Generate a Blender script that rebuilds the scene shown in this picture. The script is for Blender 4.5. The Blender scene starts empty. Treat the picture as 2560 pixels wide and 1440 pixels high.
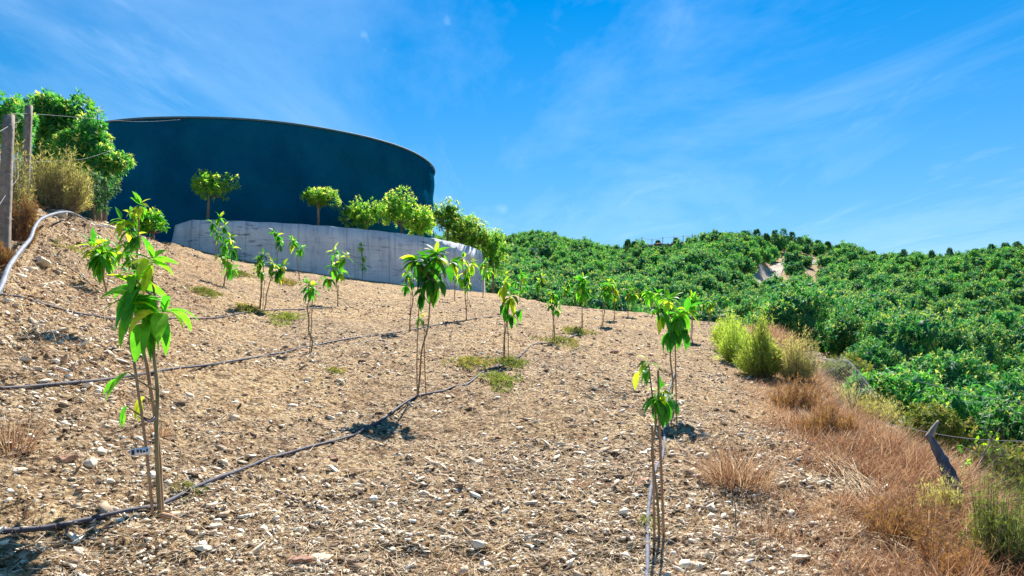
import bpy, math, random
import numpy as np
from mathutils import Vector, Matrix
R = math.radians
rng = np.random.default_rng(11)
random.seed(5)
sc = bpy.context.scene
COL = sc.collection

# ------------------------------------------------------------------ camera
F = 1850.0                       # focal length in photo pixels (2560 wide)
PITCH = math.atan(120 / F)
CAMZ = 1.6
cd = bpy.data.cameras.new('camera'); cam = bpy.data.objects.new('camera', cd); COL.objects.link(cam)
cd.sensor_width = 36; cd.lens = F / 2560 * 36; cd.clip_start = 0.05; cd.clip_end = 20000
cam.location = (0, 0, CAMZ); cam.rotation_euler = (math.pi / 2 + PITCH, 0, 0)
sc.camera = cam

# ------------------------------------------------------------------ sun, sky, exposure
SUN_AZ, SUN_EL = R(12), R(48)
sunv = Vector((math.sin(SUN_AZ) * math.cos(SUN_EL), math.cos(SUN_AZ) * math.cos(SUN_EL), math.sin(SUN_EL)))
sd = bpy.data.lights.new('sun', 'SUN'); sd.energy = 5.0; sd.angle = R(0.5); sd.color = (1.0, 0.95, 0.88)
so = bpy.data.objects.new('sun', sd); COL.objects.link(so)
so.rotation_euler = sunv.to_track_quat('Z', 'Y').to_euler(); so.location = (0, 0, 50)

def build_world():
    w = bpy.data.worlds.new('World'); sc.world = w; w.use_nodes = True
    nt = w.node_tree; n = nt.nodes; L = nt.links; n.clear()
    out = n.new('ShaderNodeOutputWorld'); bg = n.new('ShaderNodeBackground'); bg.inputs[1].default_value = 0.08
    sky = n.new('ShaderNodeTexSky'); sky.sky_type = 'NISHITA'; sky.sun_disc = False
    sky.sun_elevation = SUN_EL; sky.sun_rotation = SUN_AZ
    sky.altitude = 900; sky.air_density = 1.0; sky.dust_density = 0.12; sky.ozone_density = 3.0
    hs = n.new('ShaderNodeHueSaturation'); hs.inputs['Saturation'].default_value = 1.5; hs.inputs['Value'].default_value = .86
    hs.inputs['Hue'].default_value = 0.496
    L.new(sky.outputs[0], hs.inputs['Color'])
    # thin high cloud, laid out by direction on the sky
    tc = n.new('ShaderNodeTexCoord')
    sep = n.new('ShaderNodeSeparateXYZ'); L.new(tc.outputs['Generated'], sep.inputs[0])
    zc = n.new('ShaderNodeMath'); zc.operation = 'MAXIMUM'; zc.inputs[1].default_value = 0.06; L.new(sep.outputs[2], zc.inputs[0])
    dv = n.new('ShaderNodeCombineXYZ')
    for i in (0, 1):
        m = n.new('ShaderNodeMath'); m.operation = 'DIVIDE'; L.new(sep.outputs[i], m.inputs[0]); L.new(zc.outputs[0], m.inputs[1]); L.new(m.outputs[0], dv.inputs[i])
    def wisps(scale, rot, stretch, lo, hi, det=9, dist=0.6):
        mp = n.new('ShaderNodeMapping'); mp.inputs['Rotation'].default_value = (0, 0, R(rot)); mp.inputs['Scale'].default_value = (1, stretch, 1)
        L.new(dv.outputs[0], mp.inputs[0])
        nz = n.new('ShaderNodeTexNoise'); nz.inputs['Scale'].default_value = scale; nz.inputs['Detail'].default_value = det
        nz.inputs['Roughness'].default_value = 0.62; nz.inputs['Distortion'].default_value = dist
        L.new(mp.outputs[0], nz.inputs['Vector'])
        mr = n.new('ShaderNodeMapRange'); mr.inputs['From Min'].default_value = lo; mr.inputs['From Max'].default_value = hi
        L.new(nz.outputs[0], mr.inputs[0]); return mr
    a = wisps(0.6, 25, 0.35, 0.46, 0.95); b = wisps(1.9, -12, 0.22, 0.56, 1.0)
    add = n.new('ShaderNodeMath'); add.operation = 'MULTIPLY_ADD'; L.new(a.outputs[0], add.inputs[0]); add.inputs[1].default_value = 0.55
    mb = n.new('ShaderNodeMath'); mb.operation = 'MULTIPLY'; L.new(b.outputs[0], mb.inputs[0]); mb.inputs[1].default_value = 0.42
    L.new(mb.outputs[0], add.inputs[2])
    # the dustier air low over the hills
    hr = n.new('ShaderNodeMapRange'); hr.inputs['From Min'].default_value = .42; hr.inputs['From Max'].default_value = .02; hr.inputs['To Max'].default_value = .62
    L.new(sep.outputs[2], hr.inputs[0]); hz = n.new('ShaderNodeMixRGB'); L.new(hr.outputs[0], hz.inputs[0]); L.new(hs.outputs[0], hz.inputs[1]); hz.inputs[2].default_value = (1.25, 2.6, 4.1, 1)
    # a few small puffs high up
    last = add.outputs[0]
    vor = [(910, 85, 0.011), (905, 92, 0.008), (962, 124, 0.008), (1122, 60, 0.012), (1120, 95, 0.010), (1255, 527, 0.012)]
    nzp = n.new('ShaderNodeTexNoise'); nzp.inputs['Scale'].default_value = 45; nzp.inputs['Detail'].default_value = 5
    L.new(tc.outputs['Generated'], nzp.inputs['Vector'])
    for px, py, rad in vor:
        d = ray(px, py).normalized()
        dp = n.new('ShaderNodeVectorMath'); dp.operation = 'DISTANCE'; L.new(tc.outputs['Generated'], dp.inputs[0]); dp.inputs[1].default_value = d
        s1 = n.new('ShaderNodeMath'); s1.operation = 'MULTIPLY_ADD'; L.new(nzp.outputs[0], s1.inputs[0]); s1.inputs[1].default_value = 0.035; L.new(dp.outputs['Value'], s1.inputs[2])
        mr = n.new('ShaderNodeMapRange'); mr.inputs['From Min'].default_value = 0.0175 + rad; mr.inputs['From Max'].default_value = 0.012; mr.inputs['To Max'].default_value = 0.35
        L.new(s1.outputs[0], mr.inputs[0])
        mx = n.new('ShaderNodeMath'); mx.operation = 'MAXIMUM'; L.new(last, mx.inputs[0]); L.new(mr.outputs[0], mx.inputs[1]); last = mx.outputs[0]
    mix = n.new('ShaderNodeMixRGB'); L.new(last, mix.inputs[0]); L.new(hz.outputs[0], mix.inputs[1]); mix.inputs[2].default_value = (4.6, 6.3, 8.2, 1)
    L.new(mix.outputs[0], bg.inputs[0]); L.new(bg.outputs[0], out.inputs[0])

def ray(px, py):
    a = (px - 1280) / F; b = (720 - py) / F
    return Vector((a, math.cos(PITCH) - b * math.sin(PITCH), math.sin(PITCH) + b * math.cos(PITCH)))
def P(px, py, Y):
    d = ray(px, py); return Vector((0, 0, CAMZ)) + d * (Y / d.y)
def project(v):
    x, y, z = v[0], v[1], v[2] - CAMZ
    f = y * math.cos(PITCH) + z * math.sin(PITCH); u = -y * math.sin(PITCH) + z * math.cos(PITCH)
    return 1280 + F * x / f, 720 - F * u / f
build_world()
vs = sc.view_settings; vs.view_transform = 'Standard'; vs.look = 'None'; vs.gamma = 1; vs.exposure = 1.12
sc.cycles.max_bounces = 6; sc.cycles.transparent_max_bounces = 4
sc.cycles.sample_clamp_indirect = 4

# ------------------------------------------------------------------ noise in numpy
def _h(ix, iy, s):
    v = (ix * 374761393 + iy * 668265263 + s * 1442695041) & 0xFFFFFFFF
    v = ((v ^ (v >> 13)) * 1274126177) & 0xFFFFFFFF
    return ((v ^ (v >> 16)) & 0xFFFF) / 65535.0
def vnoise(x, y, s=0):
    ix = np.floor(x).astype(np.int64); iy = np.floor(y).astype(np.int64)
    fx = x - ix; fy = y - iy; fx = fx * fx * (3 - 2 * fx); fy = fy * fy * (3 - 2 * fy)
    return ((_h(ix, iy, s) * (1 - fx) + _h(ix + 1, iy, s) * fx) * (1 - fy) + (_h(ix, iy + 1, s) * (1 - fx) + _h(ix + 1, iy + 1, s) * fx) * fy) - 0.5
def fbm(x, y, o=4, s=0):
    r = 0; a = 1.0
    for k in range(o):
        r = r + a * vnoise(x * 2 ** k + 17 * k, y * 2 ** k - 9 * k, s + k); a *= 0.5
    return r
def sstep(a, b, x):
    t = np.clip((x - a) / (b - a), 0, 1); return t * t * (3 - 2 * t)

# ------------------------------------------------------------------ terrain
TC = np.array((-15.3, 44.5)); TR = 10.5; WR = 13.6      # tank centre, tank radius, wall radius
def circ_Y(px, r):
    a = (px - 1280) / F
    A = 1 + a * a; B = TC[0] * a + TC[1]; Cc = TC[0] ** 2 + TC[1] ** 2 - r * r
    disc = max(B * B - A * Cc, 0); return (B - math.sqrt(disc)) / A
ANC = [(400, 1290, 4.0), (1045, 1000, 7.66), (1262, 905, 11.1), (1384, 862, 14.8), (1455, 830, 18.3),
       (330, 958, 7.4), (778, 868, 10.9), (1026, 820, 14.7), (1167, 800, 18.2), (1645, 1350, 4.4), (1680, 1042, 8.1),
       (1100, 1440, 3.75), (2100, 1440, 3.9), (100, 1440, 3.4), (2300, 1130, 7.6), (1960, 862, 19), (1750, 805, 25), (1600, 787, 28), (1450, 768, 31.5), (1300, 750, 36)]
pts = np.array([tuple(P(*a)) for a in ANC])
Am = np.c_[pts[:, 0], pts[:, 1], np.ones(len(pts))]
wts = np.array([1.0] * 14 + [.5] * 6)
coef = np.linalg.lstsq(Am * wts[:, None], pts[:, 2] * wts, rcond=None)[0]
BANK = [(15, 640, 8.5), (70, 500, 13), (0, 735, 6.9), (80, 606, 9.6), (160, 535, 15), (230, 590, 19), (300, 602, 22), (383, 614, 26), (-150, 560, 9), (-200, 430, 13), (-100, 480, 20),
        (150, 700, 11), (60, 790, 8), (200, 545, 24), (120, 480, 20), (-200, 700, 6), (-300, 900, 4), (268, 745, 12), (430, 606, 30.4), (330, 600, 32), (538, 650, 24), (655, 780, 15.5)]
for px, py in ((560, 640), (700, 672), (850, 692), (1000, 708), (1100, 722), (1213, 737)):
    BANK.append((px, py, circ_Y(px, WR) - .2))
allp = np.array([tuple(P(*a)) for a in ANC + BANK])
allp = np.vstack([allp, [[3, 0, 0.0], [-3, 0, .1], [0, 0, 0], [8, 10, .1], [12, 24, 1.2], [-20, 34, 6.2], [-24, 22, 6], [-14, 44, 5.4], [-4, 50, 4.2], [-8, 2, 1.8]]])
res = allp[:, 2] - (allp[:, 0] * coef[0] + allp[:, 1] * coef[1] + coef[2])
SIG = 4.5
def kern(A, B):
    out = np.zeros((len(A), len(B)))
    sA = 1 / (1 + A[:, 1] * .03)
    for j, b in enumerate(B):
        out[:, j] = np.exp(-((A[:, 0] - b[0]) ** 2 + (A[:, 1] - b[1]) ** 2) * sA ** 2 * (1.25 / SIG ** 2))
    return out
Kw = np.linalg.solve(kern(allp[:, :2], allp[:, :2]) + np.eye(len(allp)) * .06, res)
def H_terr(x, y):
    x = np.asarray(x, float); y = np.asarray(y, float)
    yc = np.minimum(y, 48)
    A = np.stack([x.ravel(), yc.ravel()], 1)
    r = np.zeros(len(A))
    for k in range(0, len(A), 200000):
        r[k:k + 200000] = kern(A[k:k + 200000], allp[:, :2]) @ Kw
    return x * coef[0] + yc * coef[1] + coef[2] + r.reshape(x.shape)
HC = [  # orchard hills: column px -> (distance, py of the ground)
 (300, [(20, 1150), (30, 900), (50, 800), (70, 770), (100, 720), (140, 665), (180, 640), (210, 640), (260, 660), (500, 760), (3000, 830)]),
 (1210, [(20, 1150), (30, 900), (50, 810), (70, 772), (100, 722), (140, 665), (180, 625), (210, 606), (260, 612), (500, 700), (3000, 830)]),
 (1340, [(20, 1150), (30, 900), (50, 815), (70, 775), (100, 724), (140, 662), (180, 618), (205, 596), (250, 604), (500, 700), (3000, 830)]),
 (1450, [(20, 1150), (30, 930), (50, 825), (70, 790), (100, 735), (140, 678), (180, 642), (205, 618), (250, 628), (500, 720), (3000, 830)]),
 (1550, [(20, 1150), (30, 940), (50, 840), (70, 800), (100, 745), (140, 690), (175, 655), (195, 640), (240, 650), (500, 740), (3000, 830)]),
 (1640, [(20, 1150), (30, 950), (50, 860), (70, 818), (100, 752), (130, 690), (155, 640), (168, 618), (210, 640), (500, 740), (3000, 830)]),
 (1750, [(20, 1150), (30, 960), (50, 870), (70, 840), (92, 800), (104, 775), (113, 690), (140, 650), (162, 605), (200, 625), (500, 740), (3000, 830)]),
 (1840, [(20, 1120), (30, 960), (50, 880), (80, 840), (105, 805), (117, 785), (127, 650), (142, 628), (158, 606), (200, 625), (500, 740), (3000, 830)]),
 (1893, [(12, 1150), (30, 940), (50, 870), (80, 825), (105, 785), (122, 760), (134, 655), (146, 635), (160, 618), (172, 612), (210, 640), (500, 740), (3000, 830)]),
 (1925, [(12, 1150), (30, 938), (50, 868), (80, 815), (105, 770), (130, 715), (145, 672), (160, 628), (172, 612), (210, 640), (500, 740), (3000, 830)]),
 (1990, [(12, 1150), (30, 930), (50, 858), (75, 800), (100, 755), (125, 700), (145, 662), (160, 635), (172, 616), (220, 640), (500, 740), (3000, 830)]),
 (2100, [(12, 1160), (20, 1030), (35, 925), (50, 865), (75, 800), (100, 755), (130, 705), (160, 660), (180, 632), (230, 650), (500, 740), (3000, 830)]),
 (2200, [(12, 1200), (20, 1060), (35, 940), (50, 875), (70, 815), (100, 755), (130, 710), (160, 675), (178, 658), (220, 668), (500, 740), (3000, 830)]),
 (2350, [(12, 1270), (20, 1130), (35, 990), (50, 915), (70, 850), (100, 780), (130, 725), (160, 680), (172, 660), (220, 668), (500, 740), (3000, 830)]),
 (2560, [(12, 1400), (20, 1220), (35, 1060), (50, 965), (70, 885), (100, 790), (130, 715), (152, 658), (165, 640), (220, 650), (500, 740), (3000, 830)]),
 (3300, [(12, 1600), (20, 1400), (35, 1150), (50, 1000), (70, 900), (100, 780), (130, 690), (160, 620), (220, 630), (500, 740), (3000, 830)])]
LY = np.linspace(math.log(8), math.log(3000), 240)
HT = np.zeros((len(HC), len(LY)))
for i, (px, prof) in enumerate(HC):
    ys = np.array([p[0] for p in prof], float); zz = np.array([P(px, p[1], p[0])[2] for p in prof])
    HT[i] = np.interp(np.exp(LY), ys, zz)
    k = np.ones(7) / 7; HT[i] = np.convolve(np.pad(HT[i], 3, mode='edge'), k, 'valid')
HA = np.array([(c[0] - 1280) / F for c in HC])
def H_hill(x, y):
    x = np.asarray(x, float); y = np.maximum(np.asarray(y, float), 8.1)
    a = x / y
    fa = np.interp(a, HA, np.arange(len(HA))); fy = np.interp(np.log(y), LY, np.arange(len(LY)))
    i = np.clip(fa.astype(int), 0, len(HA) - 2); j = np.clip(fy.astype(int), 0, len(LY) - 2)
    u = fa - i; v = fy - j; u = u * u * (3 - 2 * u)
    return (HT[i, j] * (1 - u) + HT[i + 1, j] * u) * (1 - v) + (HT[i, j + 1] * (1 - u) + HT[i + 1, j + 1] * u) * v
def edge_dist(x, y):
    s1 = (x - (1.5 + .285 * y)) * .961
    ye = np.interp(x, [-40, -30, -28, -1.2, -.2, .6, 2.9, 4.8, 7.5, 12], [70, 70, 62, 62, 48, 37, 32.5, 29, 27, 26.5])
    s2 = (y - ye) * .9
    return np.maximum(s1, s2)
def H0(x, y):
    x = np.asarray(x, float); y = np.asarray(y, float)
    s = edge_dist(x, y)
    sp = np.maximum(s, 0)
    t = H_terr(x, y) - (.9 * (np.sqrt(sp * sp + .16) - .4)) * 1.0
    t = np.where(y > 60, np.minimum(t, H_hill(x, y)), t)
    return np.maximum(t, H_hill(x, y) - 0.0)
def micro(x, y):
    d = np.exp(-np.maximum(y - 20, 0) / 30)
    return (.05 * fbm(x * .9, y * .9, 3, 3) + .05 * fbm(x * 5, y * 5, 3, 8) + .03 * np.abs(fbm(x * 16, y * 16, 2, 21))) * d + \
        .7 * fbm(x * .12, y * .12, 3, 31) * sstep(1, 6, edge_dist(x, y)) + .14 * fbm(x * .8, y * .8, 3, 44) * sstep(-1.2, .5, edge_dist(x, y)) + \
        .28 * fbm(x * 1.3 + 5, y * 1.3, 4, 47) * sstep(2.2, 3.6, -x - .33 * y)
def H(x, y): return H0(x, y) + micro(np.asarray(x, float), np.asarray(y, float))
def Hs(x, y): return float(H(np.array([x]), np.array([y]))[0])
def on_ground(px, py, lo=2.2, hi=60):
    """where the sight line through this place in the view meets the terrain"""
    Ys = np.exp(np.linspace(math.log(lo), math.log(hi), 500)); d = ray(px, py)
    X = d.x / d.y * Ys; Z = CAMZ + d.z / d.y * Ys
    g = H0(X, Ys) - Z
    k = np.argmax(g > 0) if (g > 0).any() else len(Ys) - 1
    Y = Ys[max(k - 1, 0)] if k == 0 else Ys[k - 1] + (Ys[k] - Ys[k - 1]) * (-g[k - 1] / (g[k] - g[k - 1] + 1e-9))
    x = d.x / d.y * Y
    return Vector((x, Y, Hs(x, Y)))

# ------------------------------------------------------------------ mesh helpers
def link_mesh(name, V, faces, mat, parent=None, attrs=None, smooth=False, loc=None):
    """faces: list of int arrays [n,k]"""
    V = np.asarray(V, np.float32); me = bpy.data.meshes.new(name)
    if isinstance(faces, np.ndarray): faces = [faces]
    faces = [np.asarray(f, np.int32) for f in faces if len(f)]
    nl = sum(f.size for f in faces); nf = sum(len(f) for f in faces)
    me.vertices.add(len(V)); me.vertices.foreach_set('co', V.ravel())
    me.loops.add(nl); me.polygons.add(nf)
    me.loops.foreach_set('vertex_index', np.concatenate([f.ravel() for f in faces]))
    tot = np.concatenate([np.full(len(f), f.shape[1], np.int32) for f in faces]); st = np.concatenate([[0], np.cumsum(tot)[:-1]]).astype(np.int32)
    me.polygons.foreach_set('loop_start', st); me.polygons.foreach_set('loop_total', tot)
    if smooth: me.polygons.foreach_set('use_smooth', np.ones(nf, bool))
    me.update(calc_edges=True); me.validate()
    if attrs:
        for k, v in attrs.items():
            at = me.attributes.new(k, 'FLOAT', 'POINT'); at.data.foreach_set('value', np.asarray(v, np.float32))
    me.materials.append(mat)
    o = bpy.data.objects.new(name, me); COL.objects.link(o)
    if parent is not None: o.parent = parent
    if loc is not None: o.location = loc
    return o
def tag(o, label=None, cat=None, group=None, kind=None):
    if label: o['label'] = label
    if cat: o['category'] = cat
    if group: o['group'] = group
    if kind: o['kind'] = kind
    return o
def thing(name, loc, label, cat, group=None):
    o = bpy.data.objects.new(name, None); COL.objects.link(o); o.location = loc; o.empty_display_size = .2
    return tag(o, label, cat, group)
class MB:
    def __init__(s): s.v = []; s.q = []; s.t = []; s.n = 0
    def add(s, V, q=None, t=None):
        V = np.asarray(V, float)
        if q is not None and len(q): s.q.append(np.asarray(q) + s.n)
        if t is not None and len(t): s.t.append(np.asarray(t) + s.n)
        s.v.append(V); s.n += len(V)
    def tube(s, path, rad, k=8, cap=True, wob=0):
        path = np.asarray([tuple(p) for p in path], float); n = len(path)
        rad = np.full(n, rad) if np.isscalar(rad) else np.interp(np.linspace(0, 1, n), np.linspace(0, 1, len(rad)), rad)
        tan = np.gradient(path, axis=0); tan /= np.linalg.norm(tan, axis=1)[:, None] + 1e-9
        up = np.array((0, 0, 1.0)); 
        if abs(tan[0] @ up) > .8: up = np.array((1.0, 0, 0))
        V = []
        for i in range(n):
            u = np.cross(tan[i], up); u /= np.linalg.norm(u) + 1e-9; w = np.cross(tan[i], u)
            up = -w if False else up
            an = np.arange(k) * 2 * math.pi / k
            rr = rad[i] * (1 + (wob * rng.normal(size=k) if wob else 0))
            V.append(path[i] + np.outer(np.cos(an) * rr, u) + np.outer(np.sin(an) * rr, w))
        V = np.vstack(V); q = []
        for i in range(n - 1):
            for j in range(k):
                j2 = (j + 1) % k; q.append((i * k + j, i * k + j2, (i + 1) * k + j2, (i + 1) * k + j))
        t = []
        if cap:
            V = np.vstack([V, path[0], path[-1]]); c0 = n * k; c1 = c0 + 1
            for j in range(k):
                j2 = (j + 1) % k; t.append((c0, j2, j)); t.append((c1, (n - 1) * k + j, (n - 1) * k + j2))
        s.add(V, q, t)
    def box(s, c, d, rot=0, jit=0):
        x, y, z = np.array(d) / 2
        V = np.array([(i * x, j * y, k * z) for k in (-1, 1) for j in (-1, 1) for i in (-1, 1)])
        if jit: V += rng.normal(size=V.shape) * jit
        cr, sr = math.cos(rot), math.sin(rot); V = V @ np.array([[cr, sr, 0], [-sr, cr, 0], [0, 0, 1]])
        s.add(V + np.array(tuple(c)), [(0, 2, 3, 1), (4, 5, 7, 6), (0, 1, 5, 4), (1, 3, 7, 5), (3, 2, 6, 7), (2, 0, 4, 6)])
    def build(s, name, mat, parent=None, smooth=False, loc=None):
        V = np.vstack(s.v)
        f = []
        if s.q: f.append(np.vstack(s.q))
        if s.t: f.append(np.vstack(s.t))
        if loc is not None: V = V - np.array(tuple(loc))
        return link_mesh(name, V, f, mat, parent, smooth=smooth, loc=loc if parent is None else None)
def spline(pts, n=8):
    pts = np.asarray([tuple(p) for p in pts], float)
    if len(pts) < 3: return [pts[0] + (pts[-1] - pts[0]) * t for t in np.linspace(0, 1, n)]
    Q = np.vstack([2 * pts[0] - pts[1], pts, 2 * pts[-1] - pts[-2]]); out = []
    for i in range(1, len(Q) - 2):
        for t in np.linspace(0, 1, n, endpoint=False):
            a, b, c, d = Q[i - 1:i + 3]
            out.append(.5 * ((2 * b) + (-a + c) * t + (2 * a - 5 * b + 4 * c - d) * t * t + (-a + 3 * b - 3 * c + d) * t ** 3))
    out.append(pts[-1]); return out
def unit(v): return v / (np.linalg.norm(v, axis=-1, keepdims=True) + 1e-9)

def leaves(base, dr, Ln, Wd, droop, K=4, fold=.25, side=None, curl=0):
    """lanceolate leaves: each a strip along a drooping midrib with a V fold. returns V, quads"""
    N = len(base); t = np.linspace(0, 1, K + 1)
    dr = unit(dr); up = np.array((0, 0, 1.0))
    sd_ = np.cross(dr, up) + rng.normal(size=(N, 3)) * .35; sd_ = unit(sd_ - dr * np.sum(sd_ * dr, 1)[:, None])
    if side is not None: sd_ = side
    mid = np.zeros((N, K + 1, 3)); p = base.copy(); mid[:, 0] = p; d = dr.copy()
    tang = [dr]
    for k in range(K):
        d = unit(d + np.outer(droop, (0, 0, -1.0)) * (1.0 / K) * 1.6)
        p = p + d * (Ln / K)[:, None]; mid[:, k + 1] = p; tang.append(d)
    prof = np.sin(np.pi * np.clip(t, 0, 1) ** .75) ** .85; prof[0] = .12; prof[-1] = .04
    if K == 1: prof = np.array([.75, .35])
    if K == 2: prof = np.array([.15, 1, .08])
    V = np.zeros((N, K + 1, 3, 3))
    for k in range(K + 1):
        nr = unit(np.cross(sd_, tang[k])); w = (Wd * prof[k] * .5)[:, None]
        V[:, k, 0] = mid[:, k] - sd_ * w + nr * w * fold; V[:, k, 1] = mid[:, k]; V[:, k, 2] = mid[:, k] + sd_ * w + nr * w * fold
    b = np.arange(N)[:, None] * ((K + 1) * 3)
    q = []
    for k in range(K):
        o = k * 3
        q.append(np.stack([b[:, 0] + o, b[:, 0] + o + 1, b[:, 0] + o + 4, b[:, 0] + o + 3], 1))
        q.append(np.stack([b[:, 0] + o + 1, b[:, 0] + o + 2, b[:, 0] + o + 5, b[:, 0] + o + 4], 1))
    return V.reshape(-1, 3), np.vstack(q), (K + 1) * 3
def flat_leaves(base, dr, Ln, Wd, droop):
    """one-quad leaves for far-off crowns"""
    N = len(base); dr = unit(dr + np.outer(droop, (0, 0, -.8)))
    s = unit(np.cross(dr, rng.normal(size=(N, 3)))); tip = base + dr * Ln[:, None]; m = base + dr * (Ln * .5)[:, None] + np.array((0, 0, .06)) * Ln[:, None]
    V = np.stack([base, m - s * (Wd * .5)[:, None], tip, m + s * (Wd * .5)[:, None]], 1).reshape(-1, 3)
    b = np.arange(N) * 4; return V, np.stack([b, b + 1, b + 2, b + 3], 1), 4
class Foliage:
    def __init__(s): s.V = []; s.q = []; s.r = []; s.t = []; s.n = 0
    def put(s, Vq, rnd, tip):
        V, q, per = Vq
        s.V.append(V); s.q.append(q + s.n); s.n += len(V)
        s.r.append(np.repeat(rnd, per)); s.t.append(np.repeat(tip, per))
    def tufts(s, C_, ax, n, L, W, droop=.8, K=3, spread=(15, 100), tipc=.0, flat=False, jitter=.25):
        """rosettes of n leaves at each centre C_ round axis ax"""
        N = len(C_); C2 = np.repeat(C_, n, 0); A = np.repeat(unit(ax), n, 0); M = len(C2)
        ph = rng.uniform(0, 2 * np.pi, M); ju = np.tile(np.linspace(0, 1, n), N) + rng.normal(size=M) * .08
        ang = np.radians(spread[0] + (spread[1] - spread[0]) * np.clip(ju, 0, 1))
        u = unit(np.cross(A, rng.normal(size=(M, 3)))); w = np.cross(A, u)
        d = A * np.cos(ang)[:, None] + (u * np.cos(ph)[:, None] + w * np.sin(ph)[:, None]) * np.sin(ang)[:, None]
        Ln = L * rng.uniform(1 - jitter, 1 + jitter, M) * (.7 + .3 * np.clip(ju, 0, 1)); Wd = W * Ln / L * rng.uniform(.85, 1.15, M)
        base = C2 + A * (L * .3 * (1 - np.clip(ju, 0, 1)))[:, None]
        dp = droop * rng.uniform(.6, 1.3, M) * (.5 + .6 * np.clip(ju, 0, 1))
        rn = np.clip(np.repeat(rng.uniform(0, 1, N), n) * .5 + rng.uniform(0, .5, M), 0, 1)
        tp = np.repeat((rng.uniform(0, 1, N) < tipc) * 1.0, n) * np.clip(1.15 - ju * 1.5, 0, 1)
        s.put(flat_leaves(base, d, Ln, Wd, dp) if flat else leaves(base, d, Ln, Wd, dp, K=K), rn, tp)
    def cores(s, cr, off=(0, 0, 0)):  # opaque fillers hidden by the leaves, added so crowns shade their own fronts
        """unseen solid blobs added inside each bough of a crown to block light"""
        C_, rr, rad = cr; n = 10; m_ = 7
        for c, r in zip(C_, rr):
            th, ph = np.meshgrid(np.linspace(0, 2 * np.pi, n + 1), np.linspace(.12, np.pi - .12, m_))
            d = np.stack([np.cos(th) * np.sin(ph), np.sin(th) * np.sin(ph), np.cos(ph)], -1) * (1 + .12 * rng.normal(size=(m_, n + 1, 1))); d[:, -1] = d[:, 0]
            V = (d * r * rad + c).reshape(-1, 3) + np.array(off); i = np.arange(m_ * (n + 1)).reshape(m_, n + 1)
            q = np.stack([i[:-1, :-1], i[1:, :-1], i[1:, 1:], i[:-1, 1:]], -1).reshape(-1, 4)
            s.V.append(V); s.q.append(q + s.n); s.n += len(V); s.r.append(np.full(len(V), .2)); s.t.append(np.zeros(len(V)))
    def build(s, name, mat, parent=None, loc=None):
        V = np.vstack(s.V)
        if loc is not None: V = V - np.array(tuple(loc))
        return link_mesh(name, V, np.vstack(s.q), mat, parent, {'rnd': np.concatenate(s.r), 'tip': np.concatenate(s.t)}, smooth=False, loc=loc if parent is None else None)

# ------------------------------------------------------------------ materials
def newmat(name):
    m = bpy.data.materials.new(name); m.use_nodes = True; nt = m.node_tree; nt.nodes.clear()
    o = nt.nodes.new('ShaderNodeOutputMaterial'); b = nt.nodes.new('ShaderNodeBsdfPrincipled'); nt.links.new(b.outputs[0], o.inputs[0])
    b.inputs['Roughness'].default_value = .8; b.inputs['Specular IOR Level'].default_value = .25
    return m, nt, b, o
def nz(nt, scale, det=5, rough=.6, dist=0, vec=None, kind='ShaderNodeTexNoise'):
    n = nt.nodes.new(kind); n.inputs['Scale'].default_value = scale
    if kind == 'ShaderNodeTexNoise':
        n.inputs['Detail'].default_value = det; n.inputs['Roughness'].default_value = rough; n.inputs['Distortion'].default_value = dist
    if vec is not None: nt.links.new(vec, n.inputs['Vector'])
    return n
def ramp(nt, fac, stops):
    r = nt.nodes.new('ShaderNodeValToRGB'); e = r.color_ramp.elements
    while len(e) < len(stops): e.new(.5)
    for k, (p, c) in enumerate(stops): e[k].position = p; e[k].color = (*c, 1) if len(c) == 3 else c
    nt.links.new(fac, r.inputs[0]); return r
def mixc(nt, fac, a, b, mode='MIX'):
    m = nt.nodes.new('ShaderNodeMixRGB'); m.blend_type = mode
    for i, v in enumerate((fac, a, b)):
        if isinstance(v, (int, float)): m.inputs[i].default_value = v
        elif isinstance(v, tuple): m.inputs[i].default_value = (*v, 1)
        else: nt.links.new(v, m.inputs[i])
    return m.outputs[0]
def bump(nt, b, hgt, strength, dist):
    bp = nt.nodes.new('ShaderNodeBump'); bp.inputs['Strength'].default_value = strength; bp.inputs['Distance'].default_value = dist
    nt.links.new(hgt, bp.inputs['Height']); nt.links.new(bp.outputs[0], b.inputs['Normal'])
def geo(nt): 
    g = nt.nodes.new('ShaderNodeNewGeometry'); return g.outputs['Position']
def objc(nt): return nt.nodes.new('ShaderNodeTexCoord').outputs['Object']
def attr(nt, nm):
    a = nt.nodes.new('ShaderNodeAttribute'); a.attribute_name = nm; return a.outputs['Fac']

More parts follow.
